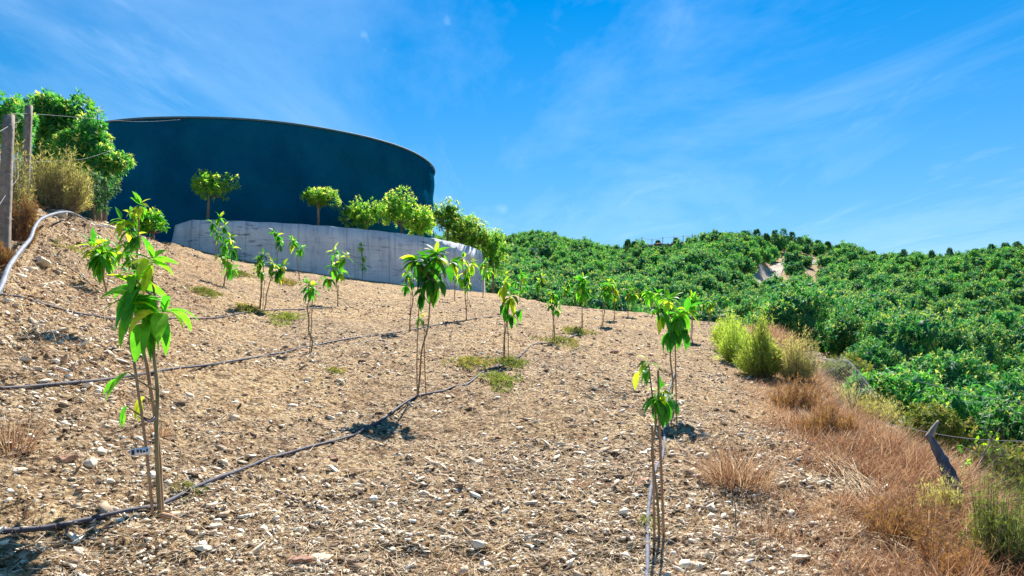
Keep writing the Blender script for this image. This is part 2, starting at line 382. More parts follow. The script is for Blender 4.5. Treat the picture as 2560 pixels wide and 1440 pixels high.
def m_soil():
    m, nt, b, o = newmat('stony_soil'); p = geo(nt)
    big = nz(nt, .35, 4, .6, .3, p); med = nz(nt, 2.6, 6, .7, .4, p); fine = nz(nt, 26, 6, .75, .2, p)
    c1 = ramp(nt, fine.outputs[0], [(.35, (.045, .032, .026)), (.44, (.26, .19, .115)), (.54, (.64, .51, .315)), (.68, (.95, .85, .62))])
    c2 = ramp(nt, med.outputs[0], [(.32, (.62, .52, .48)), (.55, (.98, .93, .86)), (.75, (1.15, 1.12, 1.02))])
    c = mixc(nt, 1.0, c1.outputs[0], c2.outputs[0], 'MULTIPLY')
    c3 = ramp(nt, big.outputs[0], [(.35, (.86, .82, .84)), (.6, (1.08, 1.02, .94))]); c = mixc(nt, 1.0, c, c3.outputs[0], 'MULTIPLY')
    mid_ = nz(nt, 8.5, 5, .8, .3, p); c4 = ramp(nt, mid_.outputs[0], [(.40, (.30, .26, .26)), (.48, (.92, .9, .88)), (.62, (1.12, 1.1, 1.08))]); c = mixc(nt, 1.0, c, c4.outputs[0], 'MULTIPLY')
    # pale stone flecks
    v = nt.nodes.new('ShaderNodeTexVoronoi'); v.inputs['Scale'].default_value = 22; v.inputs['Randomness'].default_value = 1; nt.links.new(p, v.inputs['Vector'])
    sepc = nt.nodes.new('ShaderNodeSeparateColor'); nt.links.new(v.outputs['Color'], sepc.inputs[0])
    mm = nt.nodes.new('ShaderNodeMath'); mm.operation = 'GREATER_THAN'; mm.inputs[1].default_value = .68; nt.links.new(sepc.outputs[0], mm.inputs[0])
    dd = nt.nodes.new('ShaderNodeMath'); dd.operation = 'LESS_THAN'; dd.inputs[1].default_value = .36; nt.links.new(v.outputs['Distance'], dd.inputs[0])
    fm = nt.nodes.new('ShaderNodeMath'); fm.operation = 'MULTIPLY'; nt.links.new(mm.outputs[0], fm.inputs[0]); nt.links.new(dd.outputs[0], fm.inputs[1])
    f2 = nt.nodes.new('ShaderNodeMath'); f2.operation = 'MULTIPLY'; nt.links.new(fm.outputs[0], f2.inputs[0]); f2.inputs[1].default_value = .7
    c = mixc(nt, f2.outputs[0], c, (.74, .65, .48))
    nt.links.new(c, b.inputs['Base Color'])
    ad = nt.nodes.new('ShaderNodeMath'); ad.operation = 'MULTIPLY_ADD'; nt.links.new(fm.outputs[0], ad.inputs[0]); ad.inputs[1].default_value = .25; nt.links.new(fine.outputs[0], ad.inputs[2])
    bump(nt, b, ad.outputs[0], 1.0, .05)
    b.inputs['Roughness'].default_value = .95; b.inputs['Specular IOR Level'].default_value = .1
    return m
def m_leaf(name, dark, mid, light, young, transl=.42, rough=.42, spec=.35, hue=0):
    m, nt, b, o = newmat(name)
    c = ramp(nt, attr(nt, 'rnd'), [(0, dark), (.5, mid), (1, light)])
    oi = nt.nodes.new('ShaderNodeObjectInfo')
    vr = nt.nodes.new('ShaderNodeMapRange'); vr.inputs['To Min'].default_value = .75; vr.inputs['To Max'].default_value = 1.3; nt.links.new(oi.outputs['Random'], vr.inputs[0])
    hsv = nt.nodes.new('ShaderNodeHueSaturation'); nt.links.new(vr.outputs[0], hsv.inputs['Value']); nt.links.new(c.outputs[0], hsv.inputs['Color'])
    nn = nz(nt, 14, 4, .7, 0, objc(nt)); rv = ramp(nt, nn.outputs[0], [(.3, (.62, .66, .6)), (.55, (1.05, 1.02, 1)), (.72, (1.3, 1.2, 1.15))])
    c = mixc(nt, attr(nt, 'tip'), hsv.outputs[0], young); c = mixc(nt, 1.0, c, rv.outputs[0], 'MULTIPLY')
    nt.links.new(c, b.inputs['Base Color']); b.inputs['Roughness'].default_value = rough; b.inputs['Specular IOR Level'].default_value = spec
    tr = nt.nodes.new('ShaderNodeBsdfTranslucent')
    tcx = mixc(nt, 1.0, c, (1.5, 1.75, .7), 'MULTIPLY'); nt.links.new(tcx, tr.inputs['Color'])
    mx = nt.nodes.new('ShaderNodeMixShader'); mx.inputs[0].default_value = transl
    nt.links.new(b.outputs[0], mx.inputs[1]); nt.links.new(tr.outputs[0], mx.inputs[2]); nt.links.new(mx.outputs[0], o.inputs[0])
    return m
def m_simple(name, cols, scale=6, rough=.8, bmp=.3, bd=.02, stretch=None, spec=.25, metal=0):
    m, nt, b, o = newmat(name); v = objc(nt)
    if stretch:
        mp = nt.nodes.new('ShaderNodeMapping'); mp.inputs['Scale'].default_value = stretch; nt.links.new(v, mp.inputs[0]); v = mp.outputs[0]
    n = nz(nt, scale, 6, .65, .2, v); k = len(cols)
    c = ramp(nt, n.outputs[0], [(.3 + .4 * i / max(k - 1, 1), cc) for i, cc in enumerate(cols)])
    nt.links.new(c.outputs[0], b.inputs['Base Color']); b.inputs['Roughness'].default_value = rough
    b.inputs['Specular IOR Level'].default_value = spec; b.inputs['Metallic'].default_value = metal
    if bmp: bump(nt, b, n.outputs[0], bmp, bd)
    return m
def m_rndcol(name, stops, rough=.85, transl=0):
    m, nt, b, o = newmat(name)
    c = ramp(nt, attr(nt, 'rnd'), stops); nt.links.new(c.outputs[0], b.inputs['Base Color']); b.inputs['Roughness'].default_value = rough
    b.inputs['Specular IOR Level'].default_value = .15
    if transl:
        tr = nt.nodes.new('ShaderNodeBsdfTranslucent'); nt.links.new(c.outputs[0], tr.inputs['Color'])
        mx = nt.nodes.new('ShaderNodeMixShader'); mx.inputs[0].default_value = transl
        nt.links.new(b.outputs[0], mx.inputs[1]); nt.links.new(tr.outputs[0], mx.inputs[2]); nt.links.new(mx.outputs[0], o.inputs[0])
    return m
def m_wall():
    m, nt, b, o = newmat('whitewashed_concrete'); v = objc(nt)
    n1 = nz(nt, .8, 6, .65, .5, v)
    base = ramp(nt, n1.outputs[0], [(.3, (.50, .52, .56)), (.5, (.66, .67, .69)), (.7, (.78, .78, .78))])
    mp = nt.nodes.new('ShaderNodeMapping'); mp.inputs['Scale'].default_value = (.9, .9, 5); nt.links.new(v, mp.inputs[0])
    n2 = nz(nt, 1.6, 7, .7, .3, mp.outputs[0])           # horizontal scars of the shuttering
    r2 = ramp(nt, n2.outputs[0], [(.56, (0, 0, 0)), (.62, (1, 1, 1))])
    patch = nz(nt, .22, 3, .5, 0, v); rp = ramp(nt, patch.outputs[0], [(.38, (0, 0, 0)), (.48, (1, 1, 1))])
    mk = mixc(nt, 1.0, r2.outputs[0], rp.outputs[0], 'MULTIPLY'); mk = mixc(nt, 1.0, mk, (.75, .75, .75), 'MULTIPLY')
    c = mixc(nt, mk, base.outputs[0], (.13, .16, .20))
    mp3 = nt.nodes.new('ShaderNodeMapping'); mp3.inputs['Scale'].default_value = (3, 3, .25); nt.links.new(v, mp3.inputs[0])
    n3 = nz(nt, 2.4, 5, .7, 0, mp3.outputs[0]); r3 = ramp(nt, n3.outputs[0], [(.34, (.62, .64, .68)), (.5, (1, 1, 1))])
    c = mixc(nt, .8, c, r3.outputs[0], 'MULTIPLY')
    sx = nt.nodes.new('ShaderNodeSeparateXYZ'); nt.links.new(v, sx.inputs[0])
    for src, per in ((sx.outputs[2], 1.15), (None, .16)):
        if src is None:
            at = nt.nodes.new('ShaderNodeMath'); at.operation = 'ARCTAN2'; nt.links.new(sx.outputs[1], at.inputs[0]); nt.links.new(sx.outputs[0], at.inputs[1]); src = at.outputs[0]
        md = nt.nodes.new('ShaderNodeMath'); md.operation = 'PINGPONG'; nt.links.new(src, md.inputs[0]); md.inputs[1].default_value = per / 2
        rj = ramp(nt, md.outputs[0], [(0, (.62, .64, .68)), (.018 if per > 1 else .0025, (1, 1, 1))]); c = mixc(nt, .8, c, rj.outputs[0], 'MULTIPLY')
    nt.links.new(c, b.inputs['Base Color']); bump(nt, b, n2.outputs[0], .5, .05); b.inputs['Roughness'].default_value = .9
    return m
def m_tank():
    m, nt, b, o = newmat('tank_cladding'); v = objc(nt)
    n1 = nz(nt, .25, 5, .6, .4, v); n2 = nz(nt, 1.6, 6, .7, .8, v)
    mp = nt.nodes.new('ShaderNodeMapping'); mp.inputs['Scale'].default_value = (1, 1, .6); nt.links.new(v, mp.inputs[0]); n3 = nz(nt, .5, 4, .6, 0, mp.outputs[0])
    c = ramp(nt, n1.outputs[0], [(.3, (.002, .078, .15)), (.6, (.003, .11, .185)), (.75, (.003, .10, .15))])
    c3 = ramp(nt, n3.outputs[0], [(.35, (.8, .85, .9)), (.6, (1.1, 1.1, 1.1))])
    cc = mixc(nt, 1.0, c.outputs[0], c3.outputs[0], 'MULTIPLY'); nt.links.new(cc, b.inputs['Base Color'])
    b.inputs['Roughness'].default_value = .8; b.inputs['Specular IOR Level'].default_value = 0; bump(nt, b, n2.outputs[0], .8, .15)
    return m

M = {}
M['soil'] = m_soil()
M['leaf_mango'] = m_leaf('sapling_leaf', (.018, .13, .025), (.06, .27, .025), (.18, .43, .03), (.60, .60, .06), .54, .5, .3)
M['leaf_small'] = m_leaf('small_tree_leaf', (.06, .22, .05), (.20, .42, .06), (.40, .60, .11), (.80, .66, .30), .55, .6, .2)
M['leaf_big'] = m_leaf('big_tree_leaf', (.02, .15, .08), (.08, .30, .08), (.22, .46, .08), (.62, .60, .2), .4, .55, .25)
M['leaf_orchard'] = m_leaf('orchard_leaf', (.010, .095, .08), (.058, .27, .10), (.25, .55, .12), (.55, .58, .16), .3, .6, .15)
M['leaf_pine'] = m_leaf('ridge_tree_leaf', (.02, .09, .07), (.05, .17, .09), (.10, .25, .10), (.2, .28, .1), .3, .6, .2)
M['leaf_broom'] = m_leaf('broom_leaf', (.22, .30, .06), (.38, .46, .11), (.56, .60, .20), (.6, .52, .2), .4, .7, .1)
M['leaf_dry'] = m_leaf('dry_shrub_leaf', (.32, .25, .14), (.52, .43, .25), (.72, .62, .40), (.38, .44, .14), .4, .9, .05)
M['leaf_rust'] = m_leaf('rust_shrub_leaf', (.20, .09, .05), (.36, .18, .09), (.52, .31, .16), (.6, .42, .22), .2, .9, .05)
M['leaf_weed'] = m_leaf('weed_leaf', (.12, .16, .04), (.22, .26, .06), (.36, .36, .12), (.50, .34, .12), .25, .8, .1)
M['leaf_vine'] = m_leaf('vine_leaf', (.05, .25, .01), (.16, .42, .01), (.40, .55, .01), (.6, .6, .02), .5, .45, .3)
M['bark'] = m_simple('bark', [(.10, .07, .05), (.22, .16, .11), (.34, .27, .2)], 9, .9, .6, .02, (1, 1, .3))
M['green_bark'] = m_simple('young_bark', [(.16, .13, .06), (.26, .20, .10), (.36, .28, .16)], 20, .8, .3, .005, (1, 1, .3))
M['stake'] = m_simple('cane_stake', [(.26, .14, .08), (.40, .24, .14), (.52, .36, .22)], 30, .75, .3, .004, (1, 1, .1))
M['hose'] = m_simple('hose_plastic', [(.03, .03, .045), (.06, .06, .08), (.11, .105, .12)], 14, .62, .15, .003, spec=.22)
M['pipe_grey'] = m_simple('grey_pipe_plastic', [(.12, .135, .17), (.19, .21, .25), (.30, .31, .34)], 8, .6, .15, .004, spec=.25)
M['hose_grey'] = m_simple('sun_bleached_hose', [(.09, .10, .12), (.16, .17, .20), (.24, .25, .27)], 14, .75, .15, .003, spec=.12)
M['post'] = m_simple('concrete_post', [(.14, .12, .10), (.24, .205, .17), (.34, .29, .24)], 16, .95, .5, .01)
M['wire'] = m_simple('galvanised_wire', [(.20, .21, .24), (.32, .33, .36)], 20, .7, 0, metal=0)
M['rock'] = m_simple('limestone', [(.46, .36, .24), (.68, .56, .40), (.84, .75, .60)], 9, .95, .7, .02)
M['rock_red'] = m_simple('reddish_stone', [(.28, .14, .09), (.42, .24, .16), (.5, .33, .22)], 9, .95, .7, .02)
M['wall'] = m_wall(); M['tank'] = m_tank()
M['rim'] = m_simple('tank_rim', [(.06, .14, .18), (.12, .2, .24)], 3, .7, .2, .02)
M['deadwood'] = m_simple('dead_wood', [(.12, .10, .09), (.24, .20, .17), (.36, .31, .26)], 12, .9, .6, .01, (1, 1, .25))
M['greywood'] = m_simple('weathered_board', [(.05, .055, .07), (.10, .105, .12), (.18, .185, .20)], 8, .85, .4, .01, (3, 3, .3))
M['straw'] = m_rndcol('dry_straw', [(0, (.16, .08, .045)), (.3, (.38, .25, .14)), (.65, (.64, .50, .31)), (1, (.86, .77, .58))], .8, .25)
M['redgrass'] = m_rndcol('dead_grass', [(0, (.13, .06, .04)), (.35, (.38, .19, .10)), (.7, (.62, .40, .21)), (1, (.88, .72, .46))], .8, .3)
M['gravel'] = m_rndcol('gravel_stones', [(0, (.10, .065, .045)), (.3, (.34, .24, .16)), (.62, (.60, .48, .34)), (.85, (.82, .72, .55)), (1, (.93, .88, .74))], .95)
M['road'] = m_simple('dirt_road', [(.32, .27, .22), (.44, .38, .31), (.54, .48, .40)], .7, .95, .3, .05)
M['white_tag'] = m_simple('white_plastic', [(.75, .76, .8), (.85, .86, .88)], 10, .5, 0)
M['ink'] = m_simple('black_ink', [(.03, .03, .04), (.05, .05, .07)], 10, .7, 0)
M['tie'] = m_simple('blue_tie', [(.04, .03, .10), (.08, .06, .16)], 10, .5, 0)
M['pale_rock'] = m_simple('pale_cut_rock', [(.30, .26, .23), (.46, .42, .38), (.6, .57, .54)], 1.2, .95, .7, .1)
M['dark_rock'] = m_simple('dark_earth', [(.07, .045, .05), (.14, .09, .08), (.2, .14, .11)], 1.2, .95, .7, .1)

# ------------------------------------------------------------------ ground sheet
def build_ground():
    ys = [0.2]
    while ys[-1] < 5000:
        y = ys[-1]
        ys.append(y + (max(.25, 0) if y < 2.2 else y * .0062 if y < 30 else y * .014 if y < 260 else y * .12))
    ys = np.array(ys)
    a = np.concatenate([np.linspace(-3.2, -1.2, 60, endpoint=False), np.linspace(-1.2, 1.2, 660), np.linspace(1.2, 3.2, 60)[1:]])
    A, Yy = np.meshgrid(a, ys); X = A * (Yy + .6)
    Z = H(X, Yy)
    V = np.stack([X, Yy, Z], -1).reshape(-1, 3)
    n, m_ = len(ys), len(a); idx = np.arange(n * m_).reshape(n, m_)
    q = np.stack([idx[:-1, :-1], idx[:-1, 1:], idx[1:, 1:], idx[1:, :-1]], -1).reshape(-1, 4)
    o = link_mesh('ground', V, q, M['soil'], smooth=True); tag(o, kind='structure')
build_ground()

# ------------------------------------------------------------------ tank, wall, platform
def build_tank():
    zt = P(450, 293, TC[1] - TR)[2]; zb = 5.0; Hh = zt - zb
    base = Vector((TC[0], TC[1], zb))
    t = thing('water_tank', base, 'huge round dark blue-green water tank standing behind the white retaining wall', 'water tank')
    N = 240; th = np.arange(N) * 2 * math.pi / N
    rows = 26; V = []
    for i in range(rows):
        z = Hh * i / (rows - 1)
        rr = TR + .05 * fbm(th * 14, th * 0 + z * 1.1 + th * 3, 3, 60) + .03 * np.sin(z * 3.4 + 2 * fbm(np.cos(th) * 3, np.sin(th) * 3, 2, 61))
        V.append(np.stack([rr * np.cos(th), rr * np.sin(th), np.full(N, z)], 1))
    V = np.vstack(V); idx = np.arange(rows * N).reshape(rows, N)
    q = np.stack([idx[:-1], np.roll(idx[:-1], -1, 1), np.roll(idx[1:], -1, 1), idx[1:]], -1).reshape(-1, 4)
    link_mesh('shell', V, q, M['tank'], t, smooth=True)
    # domed cover, low
    V = []; q = []
    for i in range(7):
        r = (TR - .02) * (1 - i / 6) + .02; z = Hh - .06 + .0 * i + .25 * math.sin(i / 6 * math.pi / 2)
        V.append(np.stack([r * np.cos(th), r * np.sin(th), np.full(N, z)], 1))
    V = np.vstack(V); idx = np.arange(7 * N).reshape(7, N)
    q = np.stack([idx[:-1], np.roll(idx[:-1], -1, 1), np.roll(idx[1:], -1, 1), idx[1:]], -1).reshape(-1, 4)
    link_mesh('cover', V, q, M['tank'], t, smooth=True)
    b = MB(); b.tube([(math.cos(x) * (TR + .03), math.sin(x) * (TR + .03), Hh + .01 * math.sin(9 * x)) for x in np.append(th, th[:1])], .05, 6, cap=False)
    b.build('rim', M['rim'], t, True)
build_tank()
WTOP = P(430, 548, TC[1] - WR)[2]
def ang_at(px, r=WR):
    Y = circ_Y(px, r); return math.atan2(Y - TC[1], (px - 1280) / F * Y - TC[0])
A0 = ang_at(432); A1 = R(62)
def build_wall():
    base = Vector((TC[0], TC[1], 0))
    N = 260; th = np.linspace(A0, A1, N)
    prof = [(0, -1.2), (0, 0), (0, .25), (0, .5), (0, .75), (0, 1.0), (-.22, 1.0), (-.22, -1.2)]
    V = []
    for k, a in enumerate(th):
        x, y = TC[0] + WR * math.cos(a), TC[1] + WR * math.sin(a)
        g = float(H0(np.array([x]), np.array([y]))[0]); zb = min(g - .15, WTOP - .4)
        e = min(1, k / 5); top = WTOP - .25 * (1 - e) + .012 * math.sin(k * .7) + .02 * float(vnoise(np.array([k * .35]), np.array([.5]), 4)[0])
        for dr, f in prof:
            z = zb - .8 if f < 0 else zb + (top - zb) * f
            rr = WR + dr + (.10 * (1 - f) if f >= 0 and dr == 0 else 0)
            rr += .025 * float(vnoise(np.array([k * .6]), np.array([f * 7.0]), 9)[0])
            aa = a - (1 - e) * .0 - (.012 * (1 - max(f, 0)) if k == 0 else 0)
            V.append((TC[0] + rr * math.cos(aa), TC[1] + rr * math.sin(aa), z))
    V = np.array(V); m_ = len(prof); idx = np.arange(N * m_).reshape(N, m_)
    q = np.stack([idx[:-1, :-1], idx[1:, :-1], idx[1:, 1:], idx[:-1, 1:]], -1).reshape(-1, 4)
    e0 = idx[0]; e1 = idx[-1]
    b = MB(); b.add(V, q, [(e0[0], e0[i], e0[i + 1]) for i in range(1, m_ - 1)] + [(e1[0], e1[i + 1], e1[i]) for i in range(1, m_ - 1)])
    o = b.build('retaining_wall', M['wall'], smooth=False, loc=base)
    tag(o, 'long curved whitewashed concrete retaining wall below the dark tank', 'wall')
    # earth platform inside
    V = []; th = np.linspace(A0 + .01, A1, 120)
    for a in th:
        for r in (TR - .5, TR + 1, WR - 1, WR - .2):
            V.append((TC[0] + r * math.cos(a), TC[1] + r * math.sin(a), WTOP - .12 + .06 * random.random()))
    idx = np.arange(len(V)).reshape(-1, 4)
    q = np.stack([idx[:-1, :-1], idx[:-1, 1:], idx[1:, 1:], idx[1:, :-1]], -1).reshape(-1, 4)
    tag(link_mesh('platform_ground', V, q, M['soil'], smooth=True), kind='structure')
build_wall()

# ------------------------------------------------------------------ gravel, straw
def scatter_pts(n, ylo=2.6, yhi=30, amin=-1.05, amax=1.0, power=1.0):
    u = rng.uniform(0, 1, n); Y = 1 / ((1 / ylo) + u ** power * ((1 / yhi) - (1 / ylo)))
    a = rng.uniform(amin, amax, n); X = a * Y
    e = edge_dist(X, Y); ok = (e < .6) & ((X - TC[0]) ** 2 + (Y - TC[1]) ** 2 > (WR + .3) ** 2)
    return X[ok], Y[ok]
phi = (1 + 5 ** .5) / 2
ICO = unit(np.array([(-1, phi, 0), (1, phi, 0), (-1, -phi, 0), (1, -phi, 0), (0, -1, phi), (0, 1, phi), (0, -1, -phi), (0, 1, -phi), (phi, 0, -1), (phi, 0, 1), (-phi, 0, -1), (-phi, 0, 1)], float))
ICT = np.array([(0, 11, 5), (0, 5, 1), (0, 1, 7), (0, 7, 10), (0, 10, 11), (1, 5, 9), (5, 11, 4), (11, 10, 2), (10, 7, 6), (7, 1, 8), (3, 9, 4), (3, 4, 2), (3, 2, 6), (3, 6, 8), (3, 8, 9), (4, 9, 5), (2, 4, 11), (6, 2, 10), (8, 6, 7), (9, 8, 1)])
def stones(X, Y, S, sink=.25):
    n = len(X); V = np.tile(ICO, (n, 1, 1)) * (1 + np.clip(rng.normal(size=(n, 12, 1)) * .42, -.6, .9))
    V *= np.stack([rng.uniform(.6, 1.3, n), rng.uniform(.5, 1.0, n), rng.uniform(.2, .5, n)], 1)[:, None] * S[:, None, None]
    th = rng.uniform(0, 6.3, n); c, s = np.cos(th)[:, None], np.sin(th)[:, None]
    x = V[..., 0] * c - V[..., 1] * s; y = V[..., 0] * s + V[..., 1] * c
    tl = rng.normal(size=(n, 1)) * .4; z = V[..., 2] + x * tl
    Z = H(X, Y)[:, None] + (S * sink * .6)[:, None]
    return np.stack([x + X[:, None], y + Y[:, None], z + Z], -1).reshape(-1, 3), (ICT[None] + np.arange(n)[:, None, None] * 12).reshape(-1, 3)
def build_gravel():
    X, Y = scatter_pts(110000, power=.95); S = np.exp(rng.normal(size=len(X)) * .5) * .0062 * (1 + Y * .15)
    S = np.minimum(S, .055)
    kp = fbm(X * .7, Y * .7, 3, 55) * 1.6 + .75 > rng.uniform(0, 1.1, len(X)); X, Y, S = X[kp], Y[kp], S[kp]
    V, T = stones(X, Y, S)
    o = link_mesh('gravel', V, T, M['gravel'], attrs={'rnd': np.repeat(rng.uniform(0, 1, len(X)) ** .8, 12)}); tag(o, 'loose pale stones and clods strewn over the brown terrace soil', 'gravel', kind='stuff')
build_gravel()
def bank_clods():
    n = 5200; Y = 5.5 + 20 * rng.uniform(0, 1, n) ** 1.2; X = -(.44 * Y + rng.uniform(0, 1, n) * (.27 * Y)) - .4; S = np.exp(rng.normal(size=n) * .5) * .0105 * (1 + Y * .08)
    ok = (X - TC[0]) ** 2 + (Y - TC[1]) ** 2 > (WR + .6) ** 2; X, Y, S = X[ok], Y[ok], np.minimum(S[ok], .07); V, T = stones(X, Y, S, .4)
    tag(link_mesh('bank_rubble', V, T, M['gravel'], attrs={'rnd': np.repeat(rng.uniform(.1, 1, len(X)), 12)}), 'broken clods and rubble covering the left earth bank', 'rubble', kind='stuff')
bank_clods()
def blades(X, Y, Ln, W, elev, z0=0.004, bend=.5, az=None, K=3):
    n = len(X); az = rng.uniform(0, 6.3, n) if az is None else az
    d = np.stack([np.cos(az) * np.cos(elev), np.sin(az) * np.cos(elev), np.sin(elev)], 1)
    base = np.stack([X, Y, H(X, Y) + z0], 1); s = unit(np.cross(d, np.stack([rng.normal(size=n) * .4, rng.normal(size=n) * .4, np.ones(n)], 1)))
    V = np.zeros((n, K + 1, 2, 3)); p = base
    kick = rng.normal(size=(n, 3)) * .25
    for k in range(K + 1):
        w = (W * (1 - .75 * k / K) * .5)[:, None]; V[:, k, 0] = p - s * w; V[:, k, 1] = p + s * w
        d = unit(d + kick * bend + np.outer(bend * np.sin(elev) * .5, (0, 0, -1.0))); p = p + d * (Ln / K)[:, None]
    b = np.arange(n) * (K + 1) * 2
    q = np.vstack([np.stack([b + 2 * k, b + 2 * k + 1, b + 2 * k + 3, b + 2 * k + 2], 1) for k in range(K)])
    return V.reshape(-1, 3), q, (K + 1) * 2
def build_straw():
    X, Y = scatter_pts(100000, power=.95); n = len(X)
    mask = fbm(X * .8, Y * .8, 3, 71) + .25 > rng.uniform(-.5, .6, n); X, Y = X[mask], Y[mask]; n = len(X)
    V, q, per = blades(X, Y, rng.uniform(.03, .14, n) * (1 + Y * .04), .0028 * (1 + Y * .09) * rng.uniform(.6, 1.5, n), rng.uniform(0, .35, n) ** 1, .008, .35)
    o = link_mesh('dry_straw', V, q, M['straw'], attrs={'rnd': np.repeat(rng.uniform(0, 1, n), per)}); tag(o, 'bits of dry straw and cut weeds littering the terrace soil', 'straw', kind='stuff')
build_straw()

# ------------------------------------------------------------------ young fruit trees on the terrace
SG = 'young fruit trees planted in rows on the terrace'
def sapling(base, clusters, label, stakes=(), name='fruit_sapling', trunk_r=.009, mat='leaf_mango', K=4, tie=None, Ybase=None, roots=None, group=SG):
    """base px,py ; clusters: (px, py, dY, n leaves, leaf length m, droop, yellow share, (axis))"""
    if Ybase is None: b = on_ground(*base)
    else:
        x = (base[0] - 1280) / F * Ybase; b = Vector((x, Ybase, Hs(x, Ybase)))
    t = thing(name, b, label, 'sapling' if 'sapling' in name else 'tree', group)
    fo = Foliage(); tr = MB(); 
    tops = []
    for c in clusters:
        px, py, dY, n, Ln, dp, yl = c[:7]; ax = c[7] if len(c) > 7 else (0, 0, 1)
        p = np.array(tuple(P(px, py, b.y + dY))); tops.append(p)
        sp = c[8] if len(c) > 8 else (25, 125)
        n = n if n < 4 else int(n * 1.35); fo.tufts(p[None], np.array([ax], float) + rng.normal(size=(1, 3)) * .12, n, Ln, Ln * .34, dp, K, sp, 0, jitter=.2)
        fo.t[-1][:] = np.repeat((rng.uniform(0, 1, n) < yl) * rng.uniform(.4, 1, n), (K + 1) * 3)
    tops_s = sorted(tops, key=lambda p: p[2]); top = tops_s[-1]; bb = np.array(tuple(b))
    kn = 6; main = []
    for k in range(kn + 1):
        u = k / kn; p = bb * (1 - u) + top * u
        if 0 < k < kn: p = p + np.array((rng.normal() * .012, rng.normal() * .012, 0))
        main.append(p)
    main[0] = bb - np.array((0, 0, .05)); main = spline(main, 4)
    tr.tube(main, [trunk_r * 1.15, trunk_r, trunk_r * .55], 7)
    for p in tops_s[:-1]:
        h = (p[2] - bb[2]) - np.linalg.norm((p - top)[:2]) * .9
        u = np.clip(h / (top[2] - bb[2]), .15, .95); q = np.array(main[int(u * (len(main) - 1))])
        tr.tube(spline([q, (q + p) / 2 + np.array((0, 0, -.01)), p], 4), [trunk_r * .6, trunk_r * .4], 6)
    tr.build('trunk', M['green_bark'], t, True, loc=b); fo.build('crown', M[mat], t, loc=b)
    for (x0, y0, x1, y1, dY, r) in stakes:
        yy = b.y + dY; g = P(x0, y0, yy); g.z = Hs(g.x, g.y) - .03; e = P(x1, y1, yy)
        s = MB(); s.tube(spline([g, (g + e) / 2 + Vector((rng.normal() * .008, 0, 0)), e], 5), [r, r * .95, r * .85], 7, wob=.05)
        s.build('stake', M['stake'], t, True, loc=b)
    return t, b
rng = np.random.default_rng(2024)
# --- the four nearest, leaf rosettes placed one by one
t, b = sapling((402, 1292), [
    (375, 668, .02, 11, .17, 1.3, .25, (.1, -.1, 1)), (330, 688, -.05, 5, .13, .9, .2, (-.6, 0, .7)),
    (345, 740, 0, 15, .21, 1.1, .35, (0, -.2, 1)), (340, 775, -.03, 12, .23, 1.5, .15, (-.2, -.3, .6)), (385, 790, -.02, 9, .24, 1.6, .05, (.4, -.2, .4)), (355, 815, .03, 8, .22, 1.8, 0, (0, 0, .4)),
    (322, 930, 0, 2, .21, 1.0, 0, (-.6, -.1, -.3), (5, 30)), (318, 1015, 0, 2, .13, 1.4, .5, (-.3, 0, -.5), (5, 30)), (362, 990, .02, 2, .15, 1.7, .4, (-.1, 0, -.6), (10, 50))],
    'tallest foreground sapling tied to a cane with a small white tag on its stem',
    [(385, 1285, 335, 905, -.03, .008), (408, 1285, 362, 880, .03, .011)], trunk_r=.010, K=6)
g = MB(); c = P(350, 1129, b.y - .04); ux = np.array((.99, 0, .14)); uz = np.array((-.14, 0, .99))
def quadbox(mb, c, w, h, th=.0012):
    c = np.array(tuple(c)); V = []
    for dy in (-th, th):
        for su, sv in ((-1, -1), (1, -1), (1, 1), (-1, 1)): V.append(c + ux * su * w / 2 + uz * sv * h / 2 + np.array((0, dy, 0)))
    mb.add(V, [(0, 1, 2, 3), (7, 6, 5, 4), (0, 4, 5, 1), (1, 5, 6, 2), (2, 6, 7, 3), (3, 7, 4, 0)])
quadbox(g, c, .105, .038); tg = g.build('name_tag', M['white_tag'], t, loc=b)
g = MB()
for k, (u, v, w, h) in enumerate([(-.036, 0, .016, .024), (-.010, .004, .012, .016), (.006, .002, .009, .018), (.022, -.002, .014, .010), (.038, .002, .008, .016)]):
    quadbox(g, np.array(tuple(c)) + ux * u + uz * v + np.array((0, -.002, 0)), w, h, .0006)
g.build('printed_marks', M['ink'], tg, loc=b)
g = MB(); c = P(372, 1048, b.y)
g.tube([np.array(tuple(c)) + np.array((.024 * math.cos(a), .03 * math.sin(a), .012 * math.sin(a * 2))) for a in np.linspace(0, 6.28, 14)], .004, 5, False)
g.tube([c + Vector((-.02, -.03, 0)), c + Vector((-.045, -.03, .02))], .003, 5); g.build('tie', M['tie'], t, loc=b)
g = MB()
g.tube([b + Vector((-.01, .03, -.02)), b + Vector((.02, -.01, .012)), b + Vector((.06, -.015, .008)), b + Vector((.10, -.01, -.01))], [.02, .018, .014, .007], 7, wob=.1)
g.build('root', M['stake'], t, True, loc=b)
sapling((1043, 1000), [
    (1088, 648, 0, 16, .25, 1.1, .25, (.15, 0, 1), (40, 105)), (1045, 665, -.05, 15, .25, 1.2, .22, (-.35, -.2, 1), (40, 110)), (1070, 672, .08, 14, .25, 1.3, .1, (0, .3, 1), (40, 115)), (1072, 700, 0, 14, .26, 2.2, .0, (0, 0, .6), (40, 140)),
    (1090, 712, .04, 12, .25, 2.3, 0, (.2, 0, .4), (60, 150)), (1120, 665, 0, 8, .22, 1.4, .2, (.6, 0, .7), (20, 100)), (1058, 735, -.03, 8, .20, 2.2, .0, (0, 0, .3), (60, 150)),
    (1050, 797, 0, 4, .13, 1.2, .15, (.1, -.1, .6), (50, 130))],
    'bushy-headed sapling with drooping dark leaves between three thin canes mid-field',
    [(1043, 1000, 1048, 755, -.03, .007), (1066, 992, 1060, 800, .04, .006)], K=6)
